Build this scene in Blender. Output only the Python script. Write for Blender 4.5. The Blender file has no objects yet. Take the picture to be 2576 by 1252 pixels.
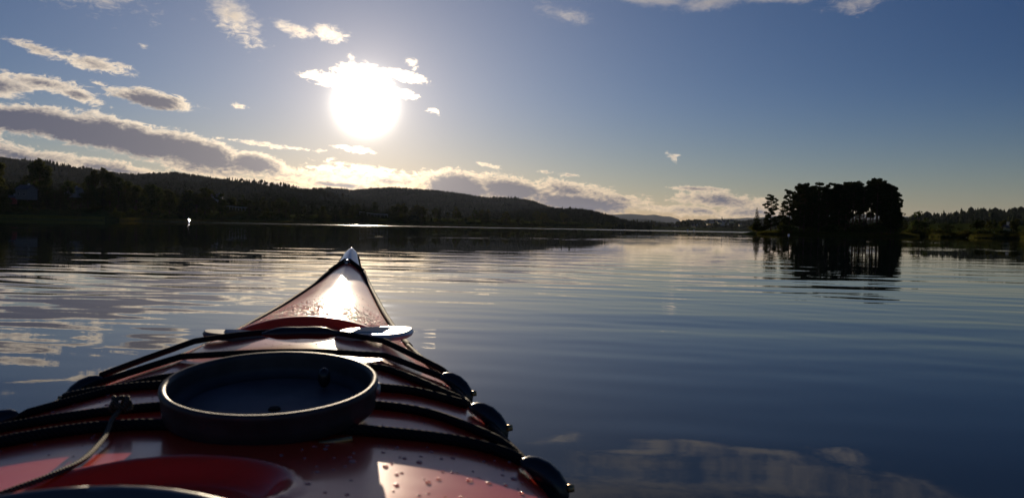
import bpy, bmesh, math, random
import numpy as np
from mathutils import Vector, Matrix, Euler
R = math.radians
random.seed(7); rng = np.random.default_rng(7)
S = bpy.context.scene
COL = S.collection

# ------------------------------------------------------------------ camera
H = 0.47                                    # metres above the water
F = 1935.0                                  # focal length in pixels of a 2576 px wide picture
PW, PH = 2576.0, 1252.0
cd = bpy.data.cameras.new('camera'); cam = bpy.data.objects.new('camera', cd); COL.objects.link(cam)
cd.sensor_width = 36.0; cd.lens = 36.0 * F / PW; cd.clip_start = 0.02; cd.clip_end = 60000
cam.location = (0, 0, H)
PITCH, ROLL = R(-1.62), R(1.06)
cam.rotation_euler = (Matrix.Rotation(R(90) + PITCH, 3, 'X') @ Matrix.Rotation(ROLL, 3, 'Z')).to_euler()
cd.dof.use_dof = True; cd.dof.focus_distance = 2.6; cd.dof.aperture_fstop = 12.0
S.camera = cam
CM = cam.rotation_euler.to_matrix()

def ray(px, py):                            # bearing of something measured in the photograph
    return CM @ Vector(((px - PW/2)/F, -(py - PH/2)/F, -1.0))
def at(px, py, Y):                          # world point on that bearing, Y metres ahead
    d = ray(px, py); return Vector((0, 0, H)) + d * (Y / d.y)
def azel(px, py):
    d = ray(px, py).normalized()
    return math.degrees(math.atan2(d.x, d.y)), math.degrees(math.asin(d.z))

# ------------------------------------------------------------------ sun, sky
sun_dir = ray(920, 262).normalized()
SUN_AZ = math.atan2(sun_dir.x, sun_dir.y); SUN_EL = math.asin(sun_dir.z)
sd = bpy.data.lights.new('sun', 'SUN'); sun = bpy.data.objects.new('sun', sd); COL.objects.link(sun)
sd.energy = 4.6; sd.angle = R(0.53); sd.color = (1.0, 0.82, 0.60)
sun.rotation_euler = sun_dir.to_track_quat('Z', 'Y').to_euler(); sun.location = (0, 0, 50)

S.view_settings.view_transform = 'Standard'; S.view_settings.look = 'None'
S.view_settings.exposure = 0.0; S.view_settings.gamma = 1.0; S.view_settings.use_curve_mapping = False

W = bpy.data.worlds.new('World'); S.world = W; W.use_nodes = True
nt = W.node_tree; nt.nodes.clear()
class NB:
    """small node helper"""
    def __init__(s, tree): s.t = tree
    def n(s, typ, **kw):
        o = s.t.nodes.new(typ)
        for k, v in kw.items(): setattr(o, k, v)
        return o
    def put(s, sock, v):
        if v is None: return
        if hasattr(v, 'is_output') or isinstance(v, bpy.types.NodeSocket): s.t.links.new(v, sock)
        else: sock.default_value = v
    def m(s, op, a, b=None, c=None, clamp=False):
        o = s.n('ShaderNodeMath', operation=op, use_clamp=clamp)
        for i, v in enumerate((a, b, c)):
            s.put(o.inputs[i], v)
        return o.outputs[0]
    def vm(s, op, a, b=None, sc=None):
        o = s.n('ShaderNodeVectorMath', operation=op)
        s.put(o.inputs[0], a); s.put(o.inputs[1], b)
        if sc is not None: s.put(o.inputs['Scale'], sc)
        return o.outputs['Value'] if op in ('DOT_PRODUCT', 'LENGTH', 'DISTANCE') else o.outputs[0]
    def mr(s, v, a, b, c=0.0, d=1.0, typ='SMOOTHSTEP'):
        o = s.n('ShaderNodeMapRange', interpolation_type=typ)
        s.put(o.inputs[0], v)
        for i, q in enumerate((a, b, c, d)): s.put(o.inputs[1+i], q)
        return o.outputs[0]
    def mix(s, f, a, b, blend='MIX'):
        o = s.n('ShaderNodeMix', data_type='RGBA', blend_type=blend)
        s.put(o.inputs['Factor'], f); s.put(o.inputs[6], a); s.put(o.inputs[7], b)
        return o.outputs[2]
    def noise(s, vec, scale, detail=4, rough=0.5, dist=0.0, lac=2.0):
        o = s.n('ShaderNodeTexNoise'); s.put(o.inputs['Vector'], vec)
        o.inputs['Scale'].default_value = scale; o.inputs['Detail'].default_value = detail
        o.inputs['Roughness'].default_value = rough; o.inputs['Distortion'].default_value = dist
        o.inputs['Lacunarity'].default_value = lac
        return o.outputs[0]
    def comb(s, x, y, z=0.0):
        o = s.n('ShaderNodeCombineXYZ')
        for i, v in enumerate((x, y, z)): s.put(o.inputs[i], v)
        return o.outputs[0]
    def sep(s, v):
        o = s.n('ShaderNodeSeparateXYZ'); s.put(o.inputs[0], v); return o.outputs
def rgba(r, g, b): return (r, g, b, 1.0)

nb = NB(nt)
tc = nb.n('ShaderNodeTexCoord')
D = tc.outputs['Generated']
dx, dy, dz = nb.sep(D)
sky = nb.n('ShaderNodeTexSky', sky_type='NISHITA'); sky.sun_disc = False
sky.sun_elevation = SUN_EL; sky.sun_rotation = SUN_AZ
sky.altitude = 100; sky.air_density = 1.0; sky.dust_density = 0.15; sky.ozone_density = 4.0
az = nb.m('MULTIPLY', nb.m('ARCTAN2', dx, dy), 57.29578)
el = nb.m('MULTIPLY', nb.m('ARCSINE', dz), 57.29578)
P = nb.comb(az, el)
# clouds: where each bank of cloud hangs (bearings read off the photograph), ragged by noise
# (px, py, half length, half height, tilt deg down to the right, strength, opacity class)
CL = [
 (20, 296, 210, 30, 6, 1.7), (190, 325, 200, 33, 10, 1.8), (350, 352, 190, 34, 12, 1.8), (500, 380, 180, 30, 13, 1.7), (640, 408, 110, 20, 10, 1.3),
 (-250, 260, 260, 40, 8, 1.6),
 (40, 392, 190, 26, 8, 1.1), (270, 425, 200, 20, 7, 1.0), (500, 425, 150, 16, 10, .75),
 (740, 440, 140, 20, 7, .72), (880, 445, 120, 26, 3, .72), (930, 428, 60, 12, 2, .6), (1000, 457, 100, 20, 3, .75), (690, 466, 150, 12, 4, .95), (860, 466, 120, 10, 2, 1.2),
 (1150, 464, 100, 30, 5, 1.7), (1280, 474, 110, 27, 6, 1.5), (1430, 482, 120, 24, 4, 1.0), (1450, 508, 150, 24, 2, 1.5), (1560, 500, 90, 14, 4, .8),
 (1100, 490, 160, 14, 3, .9),
 (1750, 475, 75, 6, 1, .9), (1820, 507, 120, 20, 3, .95), (1760, 530, 100, 14, 0, .8), (1870, 535, 120, 16, 0, .9), (1640, 522, 60, 10, 0, .5),
 (382, 250, 105, 18, 6, 1.4), (590, 45, 90, 38, 38, .85), (738, 74, 52, 16, 12, .85), (826, 82, 42, 20, 12, 1.0),
 (85, 122, 60, 12, 14, .8), (235, 160, 90, 15, 6, .95), (312, 168, 50, 8, 8, .7), (110, 210, 110, 18, 4, .9), (5, 215, 70, 26, 4, 1.0),
 (200, 240, 60, 13, 14, .9), (250, 210, 22, 5, 8, .5),
 (826, 200, 60, 15, 6, 1.1), (920, 190, 70, 26, 2, 1.4), (1010, 190, 62, 13, 8, 1.1), (1022, 236, 34, 12, 8, .9),
 (868, 370, 32, 5, 4, .8), (905, 378, 32, 8, 4, 1.0), (1036, 160, 16, 10, 40, .55), (882, 142, 14, 8, 40, .5),
 (1225, 415, 30, 5, 8, .75), (1694, 397, 13, 7, 20, .38), (1436, 441, 28, 5, 2, .75), (1372, 434, 20, 4, 2, .55), (1090, 278, 18, 6, 10, .45),
 (1640, -2, 110, 16, 4, .9), (1790, 4, 90, 22, -5, .8), (1950, -8, 130, 16, 2, .9), (1700, -75, 230, 50, -6, .8), (1950, -60, 260, 40, 5, .8), (2250, -100, 220, 35, 10, .6), (1500, -150, 500, 90, 6, .8), (1415, 34, 60, 20, 12, .55),
 (2150, 8, 75, 22, -4, .6), (2400, -120, 300, 60, -8, .7), (60, -90, 300, 60, 10, .8), (700, -200, 400, 70, 8, .6), (362, 116, 16, 6, 6, .4),
 (600, 268, 20, 5, 6, .42), (660, 362, 110, 5, 4, .5), (720, 372, 60, 4, 2, .45), (128, 285, 20, 4, 8, .4)]
SMIN = 1.25
so_a, so_e = math.degrees(SUN_AZ), math.degrees(SUN_EL)
tos = nb.vm('NORMALIZE', nb.vm('SUBTRACT', (so_a, so_e+5.0, 0), P))
P2 = nb.vm('ADD', P, nb.vm('SCALE', tos, None, 0.42))
cnt_ = [0]
def bank_shape(pos, smin=0.0):
    acc = None
    for (cx, cy, rx, ry, tilt, st) in CL:
        if st < smin: continue
        a0, e0 = azel(cx, cy); a1, e1 = azel(cx+10, cy); a2, e2 = azel(cx, cy-10)
        kx = abs(a1-a0)/10; ky = abs(e2-e0)/10
        mp = nb.n('ShaderNodeMapping', vector_type='TEXTURE')
        if acc is not None and cnt_[0] % 3 == 0:      # evaluated in turn, which keeps the node stack short
            pos = nb.vm('ADD', pos, nb.vm('SCALE', (1e-9, 0, 0), None, acc))
        cnt_[0] += 1
        nt.links.new(pos, mp.inputs['Vector'])
        mp.inputs['Location'].default_value = (a0, e0, 0)
        mp.inputs['Rotation'].default_value = (0, 0, R(-tilt-1.06))
        mp.inputs['Scale'].default_value = (rx*kx*1.25, ry*ky*1.35, 1)
        v = nb.m('MULTIPLY_ADD', nb.vm('LENGTH', mp.outputs[0]), -st, st)
        acc = v if acc is None else nb.m('MAXIMUM', acc, v)
    return nb.m('MAXIMUM', acc, -0.6)
shape = bank_shape(P); shape2 = nb.m('MAXIMUM', bank_shape(P2, SMIN), nb.m('MULTIPLY_ADD', shape, .8, -.12))
def billow(pos):
    q = nb.vm('MULTIPLY', pos, (0.50, 1.0, 1.0))
    big = nb.noise(q, 0.95, 3, .5, .3); fine = nb.noise(q, 2.9, 10, .72, .7)
    return nb.m('ADD', nb.m('MULTIPLY_ADD', big, 1.0, -.50), nb.m('MULTIPLY', nb.m('MULTIPLY_ADD', fine, 2.1, -1.10), nb.mr(el, 12.5, 16.5, 1.0, .35)))
n1 = billow(P); n2 = billow(P2)
dens = nb.m('ADD', n1, shape); dens2 = nb.m('ADD', n2, shape2)
alpha = nb.mr(dens, -0.05, nb.mr(el, 9.0, 15.0, 0.38, 1.15))
core = nb.mr(nb.m('ADD', nb.m('MULTIPLY', dens2, .60), nb.m('MULTIPLY', dens, .40)), 0.02, 0.85)
cosang = nb.vm('DOT_PRODUCT', D, tuple(sun_dir))
ang = nb.m('MULTIPLY', nb.m('ARCCOSINE', nb.m('MINIMUM', cosang, 1.0)), 57.29578)
def gauss(w, amp, p=2.0):
    return nb.m('MULTIPLY', nb.m('EXPONENT', nb.m('MULTIPLY', nb.m('POWER', nb.m('DIVIDE', ang, w), p), -1.0)), amp)
near = gauss(15.0, 1.0, 1.2)
# colours in the sky texture's own units (the Background strength scales all of it)
G = 1.0
edge = nb.mix(1.0, nb.mix(near, rgba(8.4*G, 7.3*G, 6.3*G), rgba(20*G, 16.0*G, 11.0*G)), nb.mix(nb.mr(el, 0.5, 6.0), rgba(.95, .84, .66), rgba(1, 1, 1)), 'MULTIPLY')
body = nb.mix(gauss(10.0, 1.0, 1.3), rgba(.95*G, 1.05*G, 1.75*G), rgba(3.7*G, 3.3*G, 3.4*G))
cloud = nb.vm('SCALE', nb.mix(nb.m('MULTIPLY', core, nb.mr(el, 8.5, 12.5, 1.0, .45)), edge, body), None, nb.m('ADD', 1.0, gauss(4.2, 3.0, 1.5)))
lowfade = nb.mr(el, 15.0, 26.0, 1.0, .75)
opac = nb.m('MULTIPLY', alpha, nb.mr(el, 13.0, 19.0, .95, .42))
skyc = nb.mix(1.0, sky.outputs[0], nb.mix(nb.m('MULTIPLY', nb.mr(ang, 8.0, 50.0, 0, 1, 'LINEAR'), nb.mr(el, 0.0, 12.0, .15, 1.0)), rgba(0.84, 0.705, 0.765), rgba(0.30, 0.365, 0.53)), 'MULTIPLY')
skyc = nb.mix(1.0, skyc, nb.mix(nb.mr(el, 0.0, 10.0), rgba(1.14, 1.02, .80), rgba(1, 1, 1)), 'MULTIPLY')
mixed = nb.mix(opac, skyc, cloud)
aur = nb.vm('ADD', nb.vm('SCALE', (1.0, .93, .80), None, gauss(1.05, 230.0, 1.6)),
            nb.vm('ADD', nb.vm('SCALE', (1.0, .80, .58), None, gauss(3.6, 6.5, 1.5)),
                  nb.vm('SCALE', (1.0, .82, .56), None, gauss(12.0, 3.0, 1.25))))
tot = nb.vm('ADD', mixed, aur)
bg = nb.n('ShaderNodeBackground'); bg.inputs['Strength'].default_value = 0.075
nt.links.new(tot, bg.inputs['Color'])
wo = nb.n('ShaderNodeOutputWorld'); nt.links.new(bg.outputs[0], wo.inputs['Surface'])
W.cycles.sampling_method = 'MANUAL'; W.cycles.sample_map_resolution = 1024
S.cycles.max_bounces = 6; S.cycles.volume_bounces = 0; S.cycles.transparent_max_bounces = 8
S.cycles.use_denoising = True; S.cycles.sample_clamp_indirect = 8.0
S.cycles.volume_step_rate = 4.0

# ------------------------------------------------------------------ helpers
MATS = {}
def mat(name, col=(.5,.5,.5), rough=.5, metal=0.0, coat=0.0, ior=1.5, build=None, spec=None):
    if name in MATS: return MATS[name]
    m = bpy.data.materials.new(name); m.use_nodes = True
    b = m.node_tree.nodes['Principled BSDF']
    b.inputs['Base Color'].default_value = (*col, 1); b.inputs['Roughness'].default_value = rough
    b.inputs['Metallic'].default_value = metal; b.inputs['IOR'].default_value = ior
    if coat: b.inputs['Coat Weight'].default_value = coat; b.inputs['Coat Roughness'].default_value = 0.04
    if spec is not None: b.inputs['Specular IOR Level'].default_value = spec
    if build: build(NB(m.node_tree), b)
    MATS[name] = m; return m
def noise_col(scale, c1, c2, detail=4, coords='Object', bump=0.0, bscale=None):
    def f(n, b):
        t = n.n('ShaderNodeTexCoord'); src = t.outputs[coords]
        v = n.noise(src, scale, detail, .6)
        n.put(b.inputs['Base Color'], n.mix(n.mr(v, .35, .65), (*c1, 1), (*c2, 1)))
        if bump:
            bp = n.n('ShaderNodeBump'); bp.inputs['Strength'].default_value = 1.0; bp.inputs['Distance'].default_value = bump
            n.put(bp.inputs['Height'], n.noise(src, bscale or scale*4, 4, .6))
            n.put(b.inputs['Normal'], bp.outputs[0])
    return f
def leaf_mat(name, c1, c2, trans=.25):
    def f(n, b):
        g = n.n('ShaderNodeNewGeometry')
        rnd = g.outputs['Random Per Island']
        oi = n.n('ShaderNodeObjectInfo')
        c = n.mix(rnd, (*c1, 1), (*c2, 1))
        c = n.mix(n.m('MULTIPLY', oi.outputs['Random'], .45), c, (c2[0]*1.5, c2[1]*1.0, c2[2]*.8, 1))
        n.put(b.inputs['Base Color'], c)
        tr = n.n('ShaderNodeBsdfTranslucent'); n.put(tr.inputs['Color'], c)
        mx = n.n('ShaderNodeMixShader'); mx.inputs[0].default_value = trans
        n.t.links.new(b.outputs[0], mx.inputs[1]); n.t.links.new(tr.outputs[0], mx.inputs[2])
        n.t.links.new(mx.outputs[0], n.t.nodes['Material Output'].inputs['Surface'])
    return mat(name, c1, .85, build=f, spec=0.0)

def fast_mesh(name, V, Fq, smooth=False):
    """V (n,3) array, Fq (m,k) array of equal-size faces or list of such arrays"""
    me = bpy.data.meshes.new(name)
    V = np.asarray(V, dtype=np.float32)
    if isinstance(Fq, np.ndarray): Fq = [Fq]
    Fq = [f for f in Fq if len(f)]
    loops = np.concatenate([f.ravel() for f in Fq]).astype(np.int32)
    tot = np.concatenate([np.full(len(f), f.shape[1]) for f in Fq]).astype(np.int32)
    st = np.concatenate([[0], np.cumsum(tot)[:-1]]).astype(np.int32)
    me.vertices.add(len(V)); me.vertices.foreach_set('co', V.ravel())
    me.loops.add(len(loops)); me.loops.foreach_set('vertex_index', loops)
    me.polygons.add(len(tot)); me.polygons.foreach_set('loop_start', st)
    try: me.polygons.foreach_set('loop_total', tot)
    except Exception: pass
    me.polygons.foreach_set('use_smooth', np.full(len(tot), smooth))
    me.update(calc_edges=True); me.validate()
    return me
def link(name, me, m=None, parent=None, loc=None, rot=None, scale=None, **props):
    o = bpy.data.objects.new(name, me); COL.objects.link(o)
    if m and me is not None and not me.materials: me.materials.append(m)
    if parent: o.parent = parent
    if loc is not None: o.location = loc
    if rot is not None: o.rotation_euler = rot
    if scale is not None: o.scale = scale if hasattr(scale, '__len__') else (scale,)*3
    for k, v in props.items(): o[k] = v
    return o
def grid_faces(nr, nc):
    i = np.arange(nr-1)[:, None]*nc + np.arange(nc-1)[None, :]
    return np.stack([i, i+1, i+nc+1, i+nc], -1).reshape(-1, 4)
def tube_mesh(name, pts, rad, seg=8, smooth=True, caps=True):
    pts = [Vector(p) for p in pts]; n = len(pts)
    rads = rad if hasattr(rad, '__len__') else [rad]*n
    V = []; prev = None
    for i, p in enumerate(pts):
        t = (pts[min(i+1, n-1)] - pts[max(i-1, 0)]).normalized()
        a = Vector((0, 0, 1)) if abs(t.z) < .9 else Vector((1, 0, 0))
        if prev is not None: a = prev
        x = (a - t*a.dot(t)).normalized(); y = t.cross(x); prev = x
        for k in range(seg):
            q = 2*math.pi*k/seg
            V.append(p + (x*math.cos(q) + y*math.sin(q))*rads[i])
    Fc = []
    for i in range(n-1):
        for k in range(seg):
            k2 = (k+1) % seg
            Fc.append((i*seg+k, i*seg+k2, (i+1)*seg+k2, (i+1)*seg+k))
    me = bpy.data.meshes.new(name)
    if caps: Fc += [tuple(range(seg))[::-1], tuple(range((n-1)*seg, n*seg))]
    me.from_pydata([tuple(v) for v in V], [], Fc)
    me.polygons.foreach_set('use_smooth', [smooth]*len(me.polygons)); me.update()
    return me
def spline(pts, n=8):
    """Catmull-Rom through points"""
    P_ = [Vector(p) for p in pts]; P_ = [2*P_[0]-P_[1]] + P_ + [2*P_[-1]-P_[-2]]
    out = []
    for i in range(1, len(P_)-2):
        for k in range(n):
            t = k/n
            a, b, c, d = P_[i-1], P_[i], P_[i+1], P_[i+2]
            out.append(.5*((2*b) + (c-a)*t + (2*a-5*b+4*c-d)*t*t + (-a+3*b-3*c+d)*t**3))
    out.append(P_[-2]); return out
def lathe_mesh(name, prof, seg=64, smooth=True):
    n = len(prof); a = np.linspace(0, 2*np.pi, seg, endpoint=False)
    V = np.array([[(r*np.cos(t), r*np.sin(t), z) for t in a] for r, z in prof]).reshape(-1, 3)
    Fc = []
    for i in range(n-1):
        for k in range(seg):
            k2 = (k+1) % seg
            Fc.append((i*seg+k, i*seg+k2, (i+1)*seg+k2, (i+1)*seg+k))
    return fast_mesh(name, V, np.array(Fc), smooth)
def bm_mesh(name, fn, smooth=False):
    bm = bmesh.new(); fn(bm); me = bpy.data.meshes.new(name); bm.to_mesh(me); bm.free()
    if smooth: me.polygons.foreach_set('use_smooth', [True]*len(me.polygons))
    me.update(); return me
def box_bm(bm, x0, x1, y0, y1, z0, z1):
    r = bmesh.ops.create_cube(bm, size=1)
    for v in r['verts']:
        v.co = Vector(((x0+x1)/2 + v.co.x*(x1-x0), (y0+y1)/2 + v.co.y*(y1-y0), (z0+z1)/2 + v.co.z*(z1-z0)))
def vnoise(x, y, seed=0):
    """cheap smooth 2-D value noise, numpy"""
    xi = np.floor(x).astype(int); yi = np.floor(y).astype(int); xf = x-xi; yf = y-yi
    def h(a, b):
        q = np.sin(a*127.1 + b*311.7 + seed*74.7)*43758.5453; return q-np.floor(q)
    u = xf*xf*(3-2*xf); v = yf*yf*(3-2*yf)
    return (h(xi, yi)*(1-u)+h(xi+1, yi)*u)*(1-v) + (h(xi, yi+1)*(1-u)+h(xi+1, yi+1)*u)*v
def fbm(x, y, oct=4, seed=0):
    s = 0; a = .5; t = 0
    for i in range(oct): s = s+a*vnoise(x*2**i, y*2**i, seed+i); t += a; a *= .5
    return s/t

# ------------------------------------------------------------------ water
def water_mat(n, b):
    g = n.n('ShaderNodeNewGeometry'); pos = g.outputs['Position']
    x, y, z = n.sep(pos)
    dist = n.vm('LENGTH', pos)
    # beyond the modelled waves a light breeze ruffles the far water in streaks
    pv = n.comb(n.m('MULTIPLY', x, .004), n.m('MULTIPLY', y, .02))
    st = n.mr(n.noise(pv, 1.0, 3, .6), .42, .62)
    far = n.mr(dist, 140.0, 480.0)
    r = n.m('MULTIPLY_ADD', n.m('MULTIPLY', far, n.m('MULTIPLY_ADD', st, .18, .03)), n.mr(n.m('ADD', x, n.m('MULTIPLY', y, .15)), -170.0, -60.0, .25, 1.0), .010)
    n.put(b.inputs['Roughness'], r)
    bp = n.n('ShaderNodeBump'); bp.inputs['Strength'].default_value = 1.0; bp.inputs['Distance'].default_value = 1.0
    q = n.comb(n.m('MULTIPLY', x, .35), y)
    h1 = n.m('MULTIPLY', n.noise(q, 9.0, 3, .5), .00028)
    patch = n.mr(n.noise(n.comb(n.m('MULTIPLY', x, .12), n.m('MULTIPLY', y, .5)), 1.0, 2, .5), .45, .7, .15, 1.0)
    n.put(bp.inputs['Height'], n.m('MULTIPLY', h1, patch))
    n.put(b.inputs['Normal'], bp.outputs[0])
WATER = mat('lake_water', (.006, .011, .014), .01, ior=1.333, build=water_mat)
def wave_height(X, Y):
    r = np.hypot(X, Y)
    wr = np.random.default_rng(11)
    Z = np.zeros_like(X)
    # patches of livelier and calmer water
    m_mid = fbm(X*.06+3, Y*.16+1, 3, 5); m_mid = np.clip((m_mid-.33)*3.2, .12, 1.3)
    m_fine = np.clip((fbm(X*.22+9, Y*.7+4, 3, 8)-.42)*4, 0, 1)
    dist_k = .35 + .65*np.clip((r-3.0)/4.5, 0, 1)
    comps = []
    for k in range(44):
        lam = math.exp(wr.uniform(math.log(.19), math.log(1.15))) if k % 4 else math.exp(wr.uniform(math.log(.9), math.log(2.4)))
        th = wr.normal(R(3), R(15)) + R(2)
        if k % 7 == 0: th += wr.choice([-1, 1])*R(30)
        amp_slope = .0024*(.45/max(lam, .45))**.35
        comps.append((lam, th, amp_slope*lam/(2*math.pi), wr.uniform(0, 6.28)))
    # each crest is long: bend phase gently so that the lines wander
    bend = (fbm(X*.11, Y*.11, 3, 21)-.5)*3.5
    bend2 = (fbm(X*.35+5, Y*.5, 3, 31)-.5)*.55
    for lam, th, a, ph in comps:
        k = 2*math.pi/lam
        cutoff = np.clip((lam*260 - r)/(lam*130), 0, 1)
        Z += a*m_mid*dist_k*cutoff*np.sin(k*(X*math.sin(th)+Y*math.cos(th)+ bend2*.5 + bend*.18)+ph)
    # a few fine wakes rings left of the boat
    for k in range(12):
        lam = wr.uniform(.05, .12); th = wr.normal(R(4), R(18)); kk = 2*math.pi/lam
        cutoff = np.clip((8-r)/4, 0, 1)
        Z += .0016*lam/(2*math.pi)*m_fine*cutoff*np.sin(kk*(X*math.sin(th)+Y*math.cos(th)+bend2*.2)+wr.uniform(0, 6.28))
    return Z
def build_water():
    # rows get longer with distance, columns fan out
    rr = [0.25]
    while rr[-1] < 90: rr.append(rr[-1] + max(.012, min(.03+rr[-1]*.004, rr[-1]*.009)))
    while rr[-1] < 14000: rr.append(rr[-1]*1.09)
    rr = np.array(rr); 
    a = np.radians(np.concatenate([np.linspace(-180, -52, 24, endpoint=False), np.linspace(-52, 52, 440, endpoint=False), np.linspace(52, 180, 25)]))
    A, RR = np.meshgrid(a, rr)
    X = RR*np.sin(A); Y = RR*np.cos(A); Z = wave_height(X, Y)
    Z = Z*np.clip((1.0-np.clip((np.abs(A)-R(44))/R(8), 0, 1)), 0, 1)*np.clip((240-RR)/100, 0, 1)
    V = np.stack([X, Y, Z], -1).reshape(-1, 3)
    Fq = grid_faces(len(rr), len(a))[:, ::-1]
    c = len(V); V = np.vstack([V, [[0, 0, 0]]])
    k = np.arange(len(a)-1); tri = np.stack([np.full(len(k), c), k+1, k], -1)
    me = fast_mesh('water', V, [Fq, tri], True)
    link('water', me, WATER, kind='structure', label='calm lake water mirroring the sky and the wooded shores')
build_water()

# ------------------------------------------------------------------ land
FLOOR = mat('forest_floor', (.035, .045, .02), .95, spec=0.0, build=noise_col(.02, (.03, .04, .018), (.06, .065, .03), 5))
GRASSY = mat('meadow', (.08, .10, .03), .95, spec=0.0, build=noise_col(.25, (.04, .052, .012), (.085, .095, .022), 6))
MOUNT = mat('far_mountain', (.04, .055, .04), .95, spec=0.0, build=noise_col(.002, (.035, .05, .03), (.06, .07, .045), 5))
CONIF = leaf_mat('conifer_needles', (.022, .036, .014), (.045, .06, .022), .15)
BROAD = leaf_mat('broad_leaves', (.035, .055, .015), (.075, .09, .025), .3)
BUSHM = leaf_mat('willow_leaves', (.04, .055, .013), (.085, .10, .025), .3)
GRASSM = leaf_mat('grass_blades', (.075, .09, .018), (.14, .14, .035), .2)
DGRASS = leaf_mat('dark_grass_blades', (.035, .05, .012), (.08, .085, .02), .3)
DARKG = mat('dark_pasture', (.03, .04, .012), .95, spec=0.0, build=noise_col(.25, (.018, .027, .009), (.045, .055, .016), 6))  # meadow pattern in darker greens
BARK = mat('bark', (.09, .065, .045), .9, spec=0.0, build=noise_col(3, (.06, .045, .03), (.14, .09, .06), 5))
BIRCHB = mat('birch_bark', (.4, .38, .34), .8, build=noise_col(3, (.12, .11, .1), (.5, .48, .44), 5))

def prof_fn(prof, Yr, sub=0.0):
    """ridge line read as bearings, turned into tan(azimuth) -> height at distance Yr"""
    T, Z = [], []
    for px, py in prof:
        p = at(px, py, Yr); T.append(p.x/p.y); Z.append(max(p.z-sub, 1.0))
    T = np.array(T); Z = np.array(Z)
    return lambda t: np.interp(t, T, Z)
class Land:
    def __init__(s, name, prof, Yf, Yr, Yb, sub=9.0, rough=6.0, nt_=160, ny=60, m=None, seed=0, lab='', foot=0.0, wav=120.0):
        s.h = prof_fn(prof, Yr, sub); s.Yf, s.Yr, s.Yb = Yf, Yr, Yb; s.rough = rough; s.seed = seed; s.foot = foot; s.wav = wav
        s.t0 = at(*prof[0], Yr); s.t0 = s.t0.x/s.t0.y; s.t1 = at(*prof[-1], Yr); s.t1 = s.t1.x/s.t1.y
        t = np.linspace(s.t0, s.t1, nt_)
        y = np.concatenate([np.linspace(Yf, Yr, ny), np.linspace(Yr, Yb, ny//3)[1:]])
        T, Yg = np.meshgrid(t, y); X = T*Yg
        Z = s.z(X, Yg)
        V = np.stack([X, Yg, Z], -1).reshape(-1, 3)
        s.ob = link(name, fast_mesh(name, V, grid_faces(len(y), len(t)), True), m or FLOOR, kind='structure', label=lab)
    def z(s, X, Y):
        t = X/Y; q = (Y-s.Yf)/(s.Yr-s.Yf)
        g = np.where(q < 1, np.clip(q, 0, 1)**1.15, np.clip(1-(Y-s.Yr)/(s.Yb-s.Yr), 0, 1)**.8)
        e = np.clip((t-s.t0)/.02, 0, 1)*np.clip((s.t1-t)/.02, 0, 1)
        n = (fbm(X/s.wav, Y/s.wav, 4, s.seed)-.5)*2*s.rough*np.clip(q, 0, 1)*np.where(q < 1, np.clip((1-q)*3, 0, 1)+.12, .12)*2
        return -.6 + (s.h(t)*g*e + n*np.clip(q*6, 0, 1)) + s.foot*np.clip(q*20, 0, 1)

def spruce_tpl(tiers=3, seg=6, seed=0):
    r = np.random.default_rng(seed); V = []; Fc = []
    for i in range(tiers):
        z0 = .12 + i*.86/tiers*.95; z1 = min(1.0, z0+.5 if i < tiers-1 else 1.0); rad = .24*(1-.75*i/tiers)
        b = len(V)
        for k in range(seg):
            q = 2*math.pi*k/seg + r.uniform(-.3, .3); rr_ = rad*r.uniform(.7, 1.25)
            V.append((rr_*math.cos(q), rr_*math.sin(q), z0+r.uniform(-.04, .04)))
        V.append((r.uniform(-.02, .02), r.uniform(-.02, .02), z1))
        for k in range(seg): Fc.append((b+k, b+(k+1) % seg, b+seg))
    return np.array(V), np.array(Fc)
def round_tpl(seed=0):
    r = np.random.default_rng(seed)
    bm = bmesh.new(); bmesh.ops.create_icosphere(bm, subdivisions=1, radius=1)
    V = np.array([v.co[:] for v in bm.verts]); Fc = np.array([[v.index for v in f.verts] for f in bm.faces]); bm.free()
    V = V*r.uniform(.75, 1.25, (len(V), 1)); V = V*np.array([.33, .33, .42])+np.array([0, 0, .55])
    return V, Fc
TPL_S = [spruce_tpl(3, 5, i) for i in range(5)]; TPL_R = [round_tpl(i) for i in range(4)]
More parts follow.
